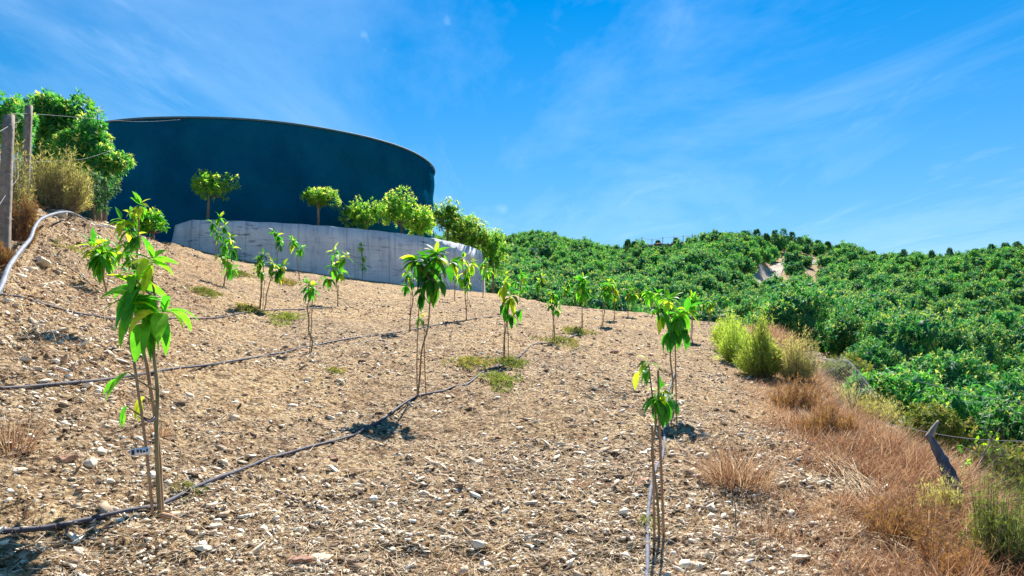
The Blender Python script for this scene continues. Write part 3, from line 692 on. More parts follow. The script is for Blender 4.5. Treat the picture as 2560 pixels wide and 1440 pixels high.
sapling((1262, 905), [
    (1262, 722, 0, 12, .22, 1.4, .55, (-.2, 0, 1)), (1275, 748, 0, 12, .24, 1.6, .4, (.2, 0, .8), (30, 140)), (1262, 770, 0, 8, .2, 2.2, 0, (0, 0, .4), (60, 150)), (1282, 795, 0, 9, .2, 2.0, .05, (.1, 0, .4), (60, 150)), (1295, 775, .0, 4, .2, 1.5, .3, (.8, 0, .2))],
    'sapling with yellowing top leaves in the nearest row, green weeds at its foot',
    [(1270, 908, 1268, 800, .05, .007), (1258, 905, 1262, 800, -.05, .006)], K=5)
sapling((1648, 1352), [
    (1622, 912, 0, 5, .12, 1.2, .3, (-.3, 0, 1), (40, 110)), (1612, 925, 0, 2, .14, 2.0, .5, (-.4, 0, .0), (60, 100)), (1645, 985, 0, 4, .11, 1.0, .5, (.3, 0, .8)),
    (1640, 1005, -.02, 9, .15, 1.5, 0, (-.2, 0, .4), (50, 130)), (1662, 1010, .02, 7, .16, 1.9, .05, (.3, 0, .4), (50, 130)), (1655, 975, 0, 4, .10, 1.1, .3, (.5, 0, .6))],
    'sparse nearest right-hand sapling with few leaves, between two thin canes beside the hose',
    [(1636, 1350, 1630, 1065, -.03, .0075), (1660, 1352, 1645, 925, .03, .0085)], K=6, trunk_r=.007)
sapling((1680, 1045), [
    (1672, 758, 0, 12, .22, 1.3, .6, (0, 0, 1), (25, 105)), (1658, 790, -.04, 10, .22, 1.6, .25, (-.5, 0, .7), (30, 130)), (1690, 800, 0, 13, .25, 1.9, .05, (.1, 0, .5), (40, 145)), (1712, 785, .03, 9, .23, 1.5, .45, (.8, 0, .6), (20, 110)),
    (1675, 835, 0, 9, .22, 2.3, 0, (0, 0, .3), (60, 150)), (1705, 835, 0, 7, .22, 2.0, .15, (.3, 0, .2), (60, 150))],
    'full-crowned sapling behind the sparse one, bright yellow-green leaves on top', [(1692, 1040, 1688, 840, .06, .008)], Ybase=8.1, K=5)
# --- the rest, crown given by its box in view
def auto(base, box, label, yel=.2, Yb=None, n=None, stakes=1, K=3, mat='leaf_mango', name='fruit_sapling', tr=.011):
    x0, y0, x1, y1 = box; b = on_ground(*base) if Yb is None else None
    Y = Yb or b.y; w = (x1 - x0) * Y / F; h = (y1 - y0) * Y / F; L = min(max(.58 * w, .15), .32)
    k = n or max(3, int(round(3.2 * h / w))); cl = []
    Lp = L * F / Y
    for i in range(k):
        u = i / max(k - 1, 1); py = y0 + Lp * .35 + u * max((y1 - y0) - Lp * 1.1, 0)
        px = (x0 + x1) / 2 + rng.uniform(-.28, .28) * (x1 - x0)
        cl.append((px, py, rng.uniform(-.2, .2) * w, 9 if i else 11, L * rng.uniform(.9, 1.1), .75 + .9 * u, yel * (1 - .7 * u), ((px - (x0 + x1) / 2) / (x1 - x0) * 2, 0, 1 - .6 * u), (25, 130)))
    st = [(base[0] + 6 * (1 if i else -1) * 8 / Y, base[1], base[0] + 4 * 8 / Y + (x0 + x1) / 2 * .0, y1 - 6, .04 * (i - .5), .007) for i in range(stakes)]
    return sapling(base, cl, label, st, Ybase=Yb, K=K, trunk_r=tr, mat=mat, name=name)
AUTO = [
 ((332, 955), (292, 505, 368, 690), 'tall narrow sapling rising directly behind the tagged foreground sapling', .45, 7.4, 8),
 ((268, 745), (208, 605, 322, 690), 'bright broad-leaved sapling at the foot of the left earth bank', .6, None, 6),
 ((538, 652), (516, 540, 580, 608), 'small round-headed sapling standing against the left part of the white wall', .25, None, 5),
 ((560, 718), (538, 588, 592, 695), 'sapling with two stacked leaf tufts in front of the round-headed one by the wall', .3, None, 6),
 ((650, 780), (634, 632, 674, 700), 'upright left sapling of the crossing pair in mid-field', .15, None, 5),
 ((660, 776), (664, 652, 716, 706), 'leaning right sapling of the crossing pair with a yellow tuft', .6, None, 4),
 ((694, 672), (676, 574, 717, 632), 'thin dark-leaved sapling close under the white wall', .15, None, 4),
 ((750, 702), (720, 596, 764, 642), 'thin mushroom-headed sapling in front of the white wall', .15, None, 3),
 ((778, 868), (750, 706, 804, 754), 'short sapling with a small bright umbrella of leaves beside the middle hose', .3, 10.9, 3),
 ((845, 765), (806, 624, 883, 722), 'full sapling with yellow crown in front of the middle of the white wall', .4, None, 6),
 ((907, 700), (893, 614, 922, 682), 'very slender sapling with two tiny tufts against the white wall', .1, None, 3),
 ((1026, 820), (1003, 662, 1048, 738), 'sapling half hidden behind the bushy-headed one', .2, 14.7, 4),
 ((1167, 802), (1140, 640, 1188, 732), 'sapling with a pale orange top in front of the right end of the wall', .6, 18.2, 6),
 ((1138, 752), (1122, 650, 1150, 702), 'small sapling just left of the orange-topped one by the wall end', .2, None, 3),
 ((1207, 744), (1190, 652, 1226, 704), 'small sapling standing before the corner of the white wall', .3, None, 4),
 ((1384, 862), (1364, 726, 1402, 794), 'slender sapling growing from the yellow weed mat', .25, 14.8, 5),
 ((1455, 830), (1424, 692, 1474, 762), 'wide-headed sapling at the far end of the nearest row', .2, 18.3, 5),
 ((1507, 812), (1484, 706, 1532, 758), 'far sapling with a flat head right of the wide-headed one', .3, None, 4),
 ((1537, 800), (1518, 702, 1560, 756), 'far sapling with yellow top near the terrace crest', .6, None, 4),
 ((1572, 793), (1556, 718, 1602, 764), 'reddish-topped far sapling on the terrace crest', .4, None, 4),
 ((1348, 758), (1332, 690, 1366, 735), 'pale thin sapling on the crest against the hill orchard', .5, None, 3),
 ((1300, 752), (1280, 682, 1318, 730), 'bushy far sapling on the crest right of the wall corner', .35, None, 4),
 ((1262, 748), (1244, 686, 1278, 728), 'far sapling on the crest next to the wall corner', .3, None, 3),
 ((1410, 765), (1396, 700, 1428, 742), 'small far sapling behind the slender weed-mat one', .3, None, 3),
 ((1470, 772), (1458, 705, 1486, 745), 'tiny sapling on the crest behind the wide-headed one', .3, None, 3),
 ((1632, 792), (1612, 722, 1652, 768), 'far sapling on the crest left of the full-crowned right one', .3, None, 4),
 ((1728, 850), (1700, 742, 1748, 792), 'far sapling seen to the right behind the full-crowned one', .25, None, 4),
 ((1772, 812), (1752, 752, 1784, 782), 'last little sapling near the terrace corner by the broom bush', .3, None, 3)]
rng = np.random.default_rng(31)
for a in AUTO: auto(a[0], a[1], a[2], a[3], a[4], a[5], K=4 if (a[4] or 20) < 12 else 3)
# --- small trees on the tank platform and the twin-trunk tree
def crown_pts(n, rad, lobes=6, seed=0, low=-.5):
    g = np.random.default_rng(seed); C_ = unit(g.normal(size=(lobes, 3))) * g.uniform(.35, .82, (lobes, 1)); C_[:, 2] = C_[:, 2] * .75 + .0
    C_ = C_[C_[:, 2] > low - .1]; C_ = np.vstack([C_, [[0, 0, .1]]]); lobes = len(C_); rr = g.uniform(.28, .42, lobes); rr[-1] = .5
    out = []; ax = []
    cores = (C_ * rad * .88, rr * .62, rad)
    while len(out) < n:
        k = g.integers(lobes); d = unit(g.normal(size=3)); p = C_[k] + d * rr[k] * g.choice((g.uniform(.75, 1.02), g.uniform(1.0, 1.38)), p=(.78, .22))
        if p[2] < low: continue
        dd = np.linalg.norm(p - C_, axis=1) / rr
        if (np.delete(dd, k) < .8).any() and g.random() > .12: continue
        out.append(p); ax.append(unit(d * .7 + np.array((0, 0, .6))))
    return np.array(out) * rad, np.array(ax), cores
def small_tree(px, pbase, box, Y, label, name='fruit_tree', mat='leaf_small', tuft=110, tips=.45, seed=1, leaf=.22, group=None, zb=None, K=3, trunk=.05, cat='tree', low=-.45, wd=.3):
    x0, y0, x1, y1 = box; b = P(px, pbase, Y); b.z = zb if zb is not None else Hs(b.x, b.y)
    c = P((x0 + x1) / 2, (y0 + y1) / 2, Y); w = (x1 - x0) / 2 * Y / F; h = (y1 - y0) / 2 * Y / F
    t = thing(name, b, label, cat, group)
    fo = Foliage(); p, ax, cr = crown_pts(tuft, np.array((w * 1.05, w * .95, h * 1.1)), 15, seed, low); p = p + np.array(tuple(c))
    fo.tufts(p, ax, 9, leaf, leaf * wd, .6, K, (20, 100), tips)
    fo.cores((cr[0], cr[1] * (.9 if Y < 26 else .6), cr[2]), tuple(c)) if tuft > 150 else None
    pi_, ai, _c = crown_pts(tuft // 3, np.array((w, w, h)) * .75, 7, seed + 50, low); fo.tufts(pi_ + np.array(tuple(c)), ai, 7, leaf, leaf * wd, 1.0, 2, (20, 120), 0)
    tr = MB(); fork = Vector((b.x * .5 + c.x * .5, Y, max(b.z + .15, c.z - h * .55)))
    tr.tube(spline([b - Vector((0, 0, .15)), (b + fork) / 2 + Vector((.02, 0, 0)), fork], 5), [trunk * 1.3, trunk, trunk * .85], 9, wob=.04)
    g2 = np.random.default_rng(seed + 9)
    for k in g2.choice(len(p), 9, replace=False):
        e = Vector(p[k]); mid = (fork + e) / 2 + Vector((0, 0, -.08 * h)); tr.tube(spline([fork, mid, e], 5), [trunk * .6, trunk * .35, trunk * .12], 6)
    tr.build('trunk', M['bark'], t, True, loc=b); fo.build('crown', M[mat], t, loc=b)
    return t
PG = 'small fruit trees on the strip between wall and tank'
for i, (px, pb, box, lab, zf) in enumerate([
    (518, 552, (470, 416, 580, 506), 'round-crowned small tree standing alone against the left half of the dark tank', None),
    (795, 562, (745, 460, 842, 524), 'flat-topped small tree with a pinkish trunk above the middle of the white wall', None),
    (915, 570, (862, 492, 960, 560), 'low spreading tree leaning over the wall top, left of the orange-tipped one', None),
    (1005, 580, (950, 462, 1045, 565), 'tallest orange-tipped tree against the right part of the tank', None),
    (1050, 590, (1022, 512, 1080, 580), 'small low tree at the very edge of the tank', None),
    (1118, 600, (1080, 490, 1160, 585), 'dark rounded tree just right of the tank edge', None),
    (1178, 610, (1140, 535, 1218, 618), 'yellow-green tree above the right corner of the white wall', None),
    (1150, 604, (1120, 530, 1188, 606), 'bushy low tree filling the gap between the dark rounded and yellow-green trees', None),
    (1232, 640, (1200, 560, 1268, 690), 'lower tree behind the right corner of the wall', 'low')]):
    Yw = circ_Y(min(px, 1190), WR) + .75 + (2 if px > 1100 else 0)
    if i >= 2: box = (box[0] - 8, box[1], box[2] + 8, box[3] + (18 if i < 5 else 12))
    if zf: Yw = 44; zb = None
    else: zb = WTOP - .1
    small_tree(px, pb, box, Yw, lab, seed=20 + i, tuft=250 + 50 * (i > 2), tips=.55 if i in (3, 4, 6) else .4, group=PG, zb=zb, leaf=.17, low=-1.0 if i > 1 else -.8, trunk=.06)
small_tree(383, 614, (344, 508, 412, 604), 25.5, 'twin-trunked young tree behind the tall narrow sapling, before the tank foot', seed=40, tuft=90, tips=.35, leaf=.2, trunk=.05, mat='leaf_mango')
# ------------------------------------------------------------------ left side: big trees, shrubs, posts, pipe
small_tree(190, 520, (66, 228, 228, 400), 24, 'large leafy tree at the left end of the tank behind the fence posts', name='leafy_tree', mat='leaf_big', tuft=520, tips=.15, seed=61, leaf=.24, trunk=.12, low=-.7)
small_tree(250, 520, (140, 285, 290, 450), 23, 'lower dense tree crown overlapping the tank edge, right of the large leafy tree', name='leafy_tree', mat='leaf_big', tuft=360, tips=.3, seed=62, leaf=.22, trunk=.10, low=-.7)
small_tree(262, 540, (205, 360, 314, 462), 22.6, 'lowest leafy crown sloping down over the tank edge', name='leafy_tree', mat='leaf_big', tuft=240, tips=.3, seed=74, leaf=.2, trunk=.06, low=-.7)
small_tree(30, 420, (-60, 232, 84, 400), 20, 'thin-leaved tree behind the two fence posts at the left frame edge', name='leafy_tree', mat='leaf_big', tuft=320, tips=.15, seed=63, leaf=.2, trunk=.08, low=-.7)
small_tree(150, 540, (60, 330, 262, 545), 25.5, 'shaded dense tree filling the gap behind the dry straw-coloured bush', name='leafy_tree', mat='leaf_big', tuft=420, tips=.2, seed=69, leaf=.24, trunk=.1, low=-.9)
small_tree(235, 560, (165, 420, 290, 555), 21, 'dark hanging creeper bush with pale flower tufts under the dense crown', name='creeper_bush', mat='leaf_pine', tuft=150, tips=.3, seed=64, leaf=.16, trunk=.04, low=-.9, cat='bush')
rng = np.random.default_rng(77)
LB = [(145, 520, (78, 385, 215, 510), 15.5, 'rounded straw-coloured dry bush behind the second fence post', 'leaf_dry', 420, 'dry_bush', .09, 'deadwood', .006)]
LB.append((60, 618, (24, 490, 96, 615), 9.8, 'rust-brown dead bush between the two fence posts', 'leaf_rust', 300, 'dry_bush', .05, 'deadwood', .003))
LB.append((2, 690, (-34, 605, 34, 690), 7.4, 'orange-brown dead tuft at the foot of the first fence post', 'leaf_rust', 160, 'dry_bush', .04, 'deadwood', .002))
LB.append((15, 560, (-70, 345, 78, 560), 12.5, 'tangled grey-brown scrub behind the first fence post', 'leaf_dry', 380, 'dry_bush', .06, 'deadwood', .005))
def post(pb, pt, Y, w, label):
    b = P(*pb, Y); e = P(*pt, Y); b.z = min(b.z, Hs(b.x, b.y)) - .1
    m = MB(); h = e.z - b.z; n = 9; V = []
    for k in range(n):
        u = k / (n - 1); c = b.lerp(e, u); ww = w / 2 * (1 - .12 * u)
        for sx, sy in ((-1, -1), (1, -1), (1, 1), (-1, 1)):
            V.append((c.x + sx * ww + rng.normal() * .002, c.y + sy * ww * .8, c.z + (.01 * sx if k == n - 1 else 0)))
    idx = np.arange(n * 4).reshape(n, 4); q = np.stack([idx[:-1], np.roll(idx[:-1], -1, 1), np.roll(idx[1:], -1, 1), idx[1:]], -1).reshape(-1, 4).tolist() + [(idx[-1][0], idx[-1][1], idx[-1][2], idx[-1][3])]
    m.add(V, q); t = thing('fence_post', b, label, 'fence post', 'concrete fence posts on the left bank')
    m.build('shaft', M['post'], t, loc=b)
    for u in (.35, .62, .93):
        g = MB(); c = b.lerp(e, u); r = w * .56
        g.tube([(c.x - r, c.y - r * .9, c.z), (c.x + r, c.y - r * .9, c.z + .004), (c.x + r, c.y + r * .9, c.z), (c.x - r, c.y + r * .9, c.z - .004), (c.x - r, c.y - r * .9, c.z)], .003, 4, False)
        g.build('binding_wire', M['wire'], t, loc=b)
    return b, e
p1 = post((10, 640), (22, 288), 8.5, .105, 'nearer grey concrete fence post at the left frame edge')
p2 = post((62, 505), (72, 264), 13, .11, 'farther concrete fence post in front of the leafy trees')
g = MB()
for u in (.93, .5):
    a, c = p1[0].lerp(p1[1], u), p2[0].lerp(p2[1], u); m0 = (a + c) / 2 - Vector((0, 0, .03)); a0 = a + (a - c) * 1.0
    far = P(452, 299, 34.05) if u > .9 else P(290, 372, 22); g.tube(spline([a0, a, m0, c, (c + far) / 2 - Vector((0, 0, .12)), far], 6), .0028, 5)
g = g.build('fence_wire', M['wire'], loc=p1[0]); tag(g, 'thin wires strung between the two concrete posts and on past the tank', 'wire')
def hose(pts, r, name, label, mat='hose', lift=1.0, cat='hose', dn=10, end_up=None):
    ps = [on_ground(*p) for p in pts]; ps = [p + Vector((0, 0, r * lift)) for p in ps]
    path = spline(ps, dn); path = [np.array((p[0], p[1], max(p[2], Hs(p[0], p[1]) + r * .5))) for p in path]
    # smooth the height so that the stiff hose bridges small hollows
    z = np.array([p[2] for p in path]); k = np.ones(5) / 5; zs = np.convolve(np.pad(z, 2, mode='edge'), k, 'valid'); z = np.maximum(zs, z - r * .6)
    for p, zz in zip(path, z): p[2] = zz
    b = Vector(path[0]); m = MB(); m.tube(path, r, 9)
    o = m.build(name, M[mat], smooth=True, loc=b); tag(o, label, cat); return o
hose([(-60, 1352), (0, 1348), (150, 1326), (330, 1292), (400, 1268), (500, 1226), (620, 1180), (760, 1130), (880, 1096), (950, 1055), (1000, 1020), (1045, 1000), (1110, 976), (1170, 958), (1215, 930), (1262, 912), (1300, 893), (1328, 868), (1352, 860), (1400, 857), (1455, 834)], .013, 'irrigation_hose', 'dark irrigation hose crossing the foreground from lower left past the tagged sapling')
hose([(-60, 962), (0, 965), (150, 966), (300, 958), (420, 938), (520, 925), (620, 902), (700, 885), (800, 862), (900, 848), (1000, 830), (1045, 825), (1120, 812), (1167, 802), (1250, 790)], .0125, 'irrigation_hose', 'dark irrigation hose of the second row, running under the short umbrella-leaved sapling')
hose([(-40, 735), (0, 740), (80, 755), (180, 785), (260, 802), (340, 806), (430, 803), (540, 796), (640, 780), (720, 778), (830, 770)], .013, 'irrigation_hose', 'black irrigation hose of the third row at the foot of the left bank')
hose([(1612, 1500), (1618, 1440), (1620, 1300), (1628, 1235), (1640, 1180), (1658, 1130), (1664, 1050), (1672, 985), (1690, 930)], .0125, 'irrigation_hose', 'grey irrigation hose running away from the camera at the sparse right sapling', mat='hose_grey')
hose([(80, 650), (140, 660), (200, 690), (240, 730), (262, 748)], .008, 'irrigation_hose', 'thin dark hose lying down the left bank to the third row')
def free_pipe(pts, r, name, label, mat, cat):
    ps = [P(*p) for p in pts]; path = spline(ps, 8); b = ps[0]; m = MB(); m.tube(path, r, 12)
    return tag(m.build(name, M[mat], smooth=True, loc=b), label, cat)
pp = [(-40, 790, 6.3), (0, 722, 6.9), (22, 668, 7.6), (52, 625, 8.6), (76, 596, 9.4), (86, 570, 10), (104, 547, 10.8), (140, 533, 13), (172, 530, 14.6), (195, 538, 16), (240, 562, 19), (292, 592, 22)]
def lay(pts, r):
    out = []
    for px, py, Y in pts:
        v = P(px, py, Y); v.z = max(v.z, Hs(v.x, v.y) + r * .6); out.append(v)
    return out
path = lay(pp, .03)
m = MB(); m.tube(spline(path[:10], 8), [.027, .026, .022, .018], 12); tag(m.build('water_pipe', M['pipe_grey'], smooth=True, loc=path[0]), 'thick pale grey water pipe snaking up the left bank past the fence posts', 'pipe')
m = MB(); m.tube(spline(path[8:], 8), .016, 10); tag(m.build('water_pipe', M['pipe_grey'], smooth=True, loc=path[8]), 'thinner pale pipe descending from the bank top towards the tank foot', 'pipe')

# ------------------------------------------------------------------ single stones
def rock(p, s, mat, label, flat=.55, seed=0):
    g = np.random.default_rng(seed); bm_v = ICO.copy(); T = ICT.tolist(); V = [tuple(v) for v in bm_v]; cache = {}
    for it in range(2):
        nT = []
        def mid(a, b_):
            k = (min(a, b_), max(a, b_))
            if k not in cache: V.append(tuple(unit(np.array(V[a]) + np.array(V[b_])))); cache[k] = len(V) - 1
            return cache[k]
        for a, b_, c in T:
            x, y, z = mid(a, b_), mid(b_, c), mid(c, a); nT += [(a, x, z), (b_, y, x), (c, z, y), (x, y, z)]
        T = nT
    V = np.array(V)
    for k in range(11):          # chop facets
        n_ = unit(g.normal(size=3)); d = V @ n_; lim = g.uniform(.38, .75); V = V - np.outer(np.maximum(d - lim, 0), n_)
    V *= np.array((1.2, .8, flat)) * s; th = g.uniform(-.6, .6); c, s_ = math.cos(th), math.sin(th); V = V @ np.array([[c, s_, 0], [-s_, c, 0], [0, 0, 1]])
    V += g.normal(size=V.shape) * s * .025
    o = link_mesh('stone', V, np.array(T), M[mat], loc=p + Vector((0, 0, s * flat * .35))); tag(o, label, 'stone', 'loose stones lying on the terrace'); return o
ROCKS = [((558, 1165), .058, 0, 'cream block of stone above the nearest hose, between it and the tagged sapling'), ((1190, 1372), .062, 0, 'pale angular stone near the bottom centre of the field'),
 ((228, 1168), .07, 0, 'flat tan slab left of the tagged sapling, right one of two'), ((160, 1162), .07, 1, 'flat brownish slab left of the tagged sapling, left one of two'), ((48, 1192), .05, 0, 'flat stone at the far left in the foreground'),
 ((685, 1182), .028, 1, 'small reddish stone just below the nearest hose'), ((650, 1198), .035, 0, 'small pale stone touching the nearest hose'), ((1610, 1215), .06, 1, 'dark-sided stone leaning at the hose left of the sparse sapling'),
 ((505, 1392), .055, 0, 'sharp pale stone at the lower left, below the hose'), ((540, 1328), .045, 0, 'pale pebble below the nearest hose'), ((1745, 1420), .06, 0, 'buff stone at the bottom edge right of the sparse sapling'), ((1765, 1392), .05, 0, 'rounded buff stone just above the bottom edge stone on the right'),
 ((800, 1412), .05, 0, 'broad pale stone at the bottom left of centre'), ((750, 1420), .06, 1, 'broken brown stone at the bottom edge left of centre'), ((1245, 1090), .05, 1, 'brown stone in the middle of the bare foreground'), ((1400, 1110), .05, 0, 'pale flat stone in the middle right of the bare field'),
 ((905, 900), .06, 1, 'brown stone between the first and second hose'), ((835, 1152), .045, 1, 'small dark stone beside the bushy sapling\'s shadow'), ((1535, 885), .09, 1, 'grey stone in the far part of the field right of the weed mats'), ((1575, 890), .08, 1, 'small grey stone in line with the far field stone'),
 ((1300, 1072), .05, 0, 'small cream stone on the bare soil right of centre'), ((60, 900), .07, 0, 'pale pebble above the second hose at the left'), ((88, 922), .05, 0, 'small pale pebble near the second hose at the left'), ((768, 955), .07, 0, 'pale stone between the second hose and the bushy sapling'), ((848, 962), .07, 0, 'wide pale slab left of the bushy sapling'),
 ((1700, 1300), .04, 0, 'little stone right of the sparse sapling'), ((900, 1320), .045, 0, 'pale chip of stone in the bottom middle of the field'), ((1325, 1350), .04, 0, 'small pale stone right of the bottom centre'), ((2000, 1400), .05, 0, 'pale stone at the foot of the dry grass band, bottom right')]
for i, (p, s, k, l) in enumerate(ROCKS): rock(on_ground(*p), s, ['rock', 'rock_red'][k], l, .5, 100 + i)
bank_rocks = [((152, 515), .20, 'pale pointed boulder standing on the bank top beside the pipe', 15, .95), ((82, 590), .10, 'white stone wedged under the thick pipe', 9.4, .9), ((105, 568), .14, 'brown block of stone right of the pipe bend', 10.5, .8), ((140, 710), .09, 'pale leaf-shaped stone lying on the left bank slope', None, .6), ((150, 680), .05, 'slim upright stone splinter on the left bank slope', None, 1.6), ((210, 585), .3, 'broad pale rock outcrop on the crest of the left bank', 18, .45), ((260, 600), .3, 'low pale rock at the right end of the bank crest', 21, .4)]
for i, (p, s, l, Y, fl) in enumerate(bank_rocks):
    if Y: v = P(*p, Y); v.z = Hs(v.x, v.y)
    else: v = on_ground(*p)
    o = rock(v, s, 'rock', l, fl, 200 + i); o['group'] = 'rocks on the left bank'

# ------------------------------------------------------------------ weeds and dry grass
def weed_mat(px, py, rx, ry, label, mat='leaf_weed', n=220, leaf=.05, dens_h=.05, tips=.4):
    c = on_ground(px, py); rxm = rx * c.y / F
    pl = on_ground(px, py + ry); pu = on_ground(px, py - ry); rym = max((pu.y - pl.y) / 2, .1)
    th = rng.uniform(0, 6.3, n); r = rng.uniform(0, 1, n) ** .7 * (1 + .35 * np.sin(th * 3 + px)); X = c.x + np.cos(th) * r * rxm; Y = c.y + np.sin(th) * r * rym
    Z = H(X, Y) + rng.uniform(.005, dens_h, n) * np.clip(1.2 - r, .2, 1)
    fo = Foliage(); fo.tufts(np.stack([X, Y, Z], 1), np.tile((0, 0, 1.0), (n, 1)) + rng.normal(size=(n, 3)) * .4, 6, leaf, leaf * .3, .5, 2, (10, 80), tips)
    o = fo.build('weed_patch', M[mat], loc=c); tag(o, label, 'weed', 'weed patches on the bare soil'); return o
WE = [(1180, 912, 62, 14, 'long yellow-brown weed mat left of the yellowing sapling', .9), (1275, 908, 50, 12, 'green weed patch at the foot of the yellowing sapling', .1), (1250, 955, 48, 22, 'pale green weed tuft in the shadow below the yellowing sapling', .1),
      (1400, 858, 60, 11, 'long yellow-green weed mat under the slender sapling', .5), (1440, 832, 40, 8, 'narrow olive weed mat behind the long one under the wide-headed sapling', .5), (715, 800, 36, 15, 'round light green weed patch in mid-field', .1),
      (512, 736, 30, 13, 'light green weed tuft left of the crossing pair', .1), (596, 690, 24, 8, 'small green weed patch nearest the white wall', .1), (622, 778, 34, 8, 'yellowish weed patch at the base of the crossing pair', .6), (715, 711, 30, 5, 'thin brown weed streak before the wall', 1.0),
      (470, 1238, 40, 14, 'few green sprouts on the nearest hose', .1), (1620, 1322, 30, 18, 'small green sprouts left of the sparse sapling', .2), (180, 635, 34, 16, 'green and red herbs on the left bank', .4), (840, 935, 30, 9, 'sparse herbs by the second hose', .6)]
for w in WE:
    few = w[0] in (470, 1620, 180, 840)
    far = on_ground(w[0], w[1]).y
    o_ = weed_mat(w[0], w[1], w[2], w[3], w[4], n=50 if few else 210, leaf=.02 if few and far < 6 else .03 + .002 * far, tips=w[5], dens_h=.03 + .004 * far)
    if few: o_['kind'] = 'stuff'
def tussock(px, py, rad, hgt, n, label, mat='redgrass', Y=None, spread=.9):
    c = on_ground(px, py)
    th = rng.uniform(0, 6.3, n); r = rad * rng.uniform(0, 1, n) ** .8; X = c.x + np.cos(th) * r * .5; Yy = c.y + np.sin(th) * r * .5
    el = np.clip(1.45 - spread * rng.uniform(0, 1, n) * (.3 + r / rad), .15, 1.5)
    V, q, per = blades(X, Yy, hgt * rng.uniform(.5, 1.2, n), np.full(n, .0035 + .0004 * c.y) * rng.uniform(.6, 1.3, n), el, -.01, .3, th + rng.normal(size=n) * .5, 4)
    o = link_mesh('dry_grass_tuft', V - np.array(tuple(c)), q, M[mat], attrs={'rnd': np.repeat(rng.uniform(0, 1, n), per)}, loc=c)
    tag(o, label, 'grass tuft', 'tufts of dead grass'); return o
tussock(25, 1120, .28, .26, 160, 'upright dead brown grass tuft at the left frame edge')
tussock(402, 1092, .10, .12, 160, 'small dark red grass tuft right behind the tagged sapling')
tussock(1840, 1215, .45, .36, 520, 'large fan-shaped tuft of pinkish-brown dead grass right of the sparse sapling')
tussock(1925, 1340, .25, .16, 120, 'low grey-brown tuft near the bottom of the dry band', 'redgrass')
tussock(1465, 1222, .16, .06, 140, 'flat reddish dead tuft in the lower right of the bare field')
tussock(1085, 1140, .05, .16, 14, 'lone dry stalk tuft in the bare foreground')
tussock(575, 1110, .18, .05, 110, 'flat brown dead tuft between the tagged sapling and the nearest hose')
tussock(60, 1410 - 110, .12, .05, 60, 'low scrap of dead grass at the lower left')
tussock(1120, 1425, .22, .06, 150, 'flat patch of reddish stems at the bottom centre')
def stalk(px, py, ptx, pty, label):
    b = on_ground(px, py); e = P(ptx, pty, b.y); m = MB(); m.tube(spline([b - Vector((0, 0, .02)), (b + e) / 2 + Vector((.01, 0, 0)), e], 4), [.006, .004, .002], 5)
    for k in range(3):
        q = b.lerp(e, .4 + .2 * k); m.tube([q, q + Vector((.03 * (-1) ** k, .01, .035))], [.0025, .0012], 4)
    tag(m.build('dead_stalk', M['deadwood'], loc=b), label, 'dead stalk')
stalk(1838, 1312, 1832, 1235, 'short dark dead stalk standing below the fan-shaped tuft')
def band():
    """dead grass covering the terrace edge and bank"""
    n = 130000; u = rng.uniform(0, 1, n); Y = 1 / ((1 / 2.6) + u ** .85 * ((1 / 27) - (1 / 2.6)))
    s = rng.normal(size=n) * .65 - .1; X = 1.5 + .285 * Y + s
    den = fbm(X * 1.6, Y * 1.6, 3, 91); keep = (den + .22 > rng.uniform(-.25, .5, n)) & (s > -2); X, Y, s = X[keep], Y[keep], s[keep]; n = len(X)
    lean = rng.uniform(.05, 1.2, n); az = rng.normal(size=n) * 1.3 - .9
    L_ = rng.uniform(.10, .42, n) * (1 + .014 * Y) * np.clip(.35 + (s + 1) * .4, .25, .85)
    V, q, per = blades(X, Y, L_, .0036 * (1 + Y * .12) * rng.uniform(.6, 1.4, n), lean, -.01, .3, az, 3)
    o = link_mesh('dead_grass', V, q, M['redgrass'], attrs={'rnd': np.repeat(np.clip(rng.uniform(0, 1, n) * .8 + .25 * fbm(X, Y, 2, 5)[:] + .1, 0, 1), per)})
    tag(o, 'matted reddish dead grass along the right edge of the terrace', 'dead grass', kind='stuff')
    # left bank litter
    n = 12000; Y = rng.uniform(5.5, 24, n); X = -(.36 * Y + rng.uniform(0, 1, n) * (.30 * Y + .5)) - .6
    V, q, per = blades(X, Y, rng.uniform(.05, .22, n), .0035 * (1 + Y * .08) * rng.uniform(.6, 1.4, n), rng.uniform(0, .9, n), 0, .35, None, 3)
    o = link_mesh('bank_litter', V, q, M['redgrass'], attrs={'rnd': np.repeat(rng.uniform(0, 1, n), per)}); tag(o, 'dry twigs and dead grass covering the left earth bank', 'dead grass', kind='stuff')
band()
def sheaf(p0, p1, n, label, w=.12):
    a, b_ = on_ground(*p0), on_ground(*p1); m = MB()
    for k in range(n):
        o1 = Vector((rng.normal() * w * .6, rng.normal() * w, rng.uniform(.01, .08))); o2 = Vector((rng.normal() * w, rng.normal() * w, rng.uniform(.01, .06))); u0, u1 = rng.uniform(-.05, .3), rng.uniform(.7, 1.1)
        s_, e = a.lerp(b_, u0) + o1, a.lerp(b_, u1) + o2; md = (s_ + e) / 2; s_.z = Hs(s_.x, s_.y) + o1.z; e.z = Hs(e.x, e.y) + o2.z; md.z = max(Hs(md.x, md.y) + .03, (s_.z + e.z) / 2 + .02)
        m.tube(spline([s_, md, e], 4), [.003, .0022, .001], 4, False)
    o = m.build('cane_sheaf', M['stake'] if False else M['straw_solid'], loc=a); tag(o, label, 'dry canes', 'flattened dry canes on the right bank')
M['straw_solid'] = m_simple('pale_cane', [(.34, .22, .12), (.52, .38, .22), (.68, .56, .38)], 14, .8, .1, .002)
sheaf((2070, 1150), (2230, 1330), 34, 'long bundle of pale flattened canes slanting down the dry bank')
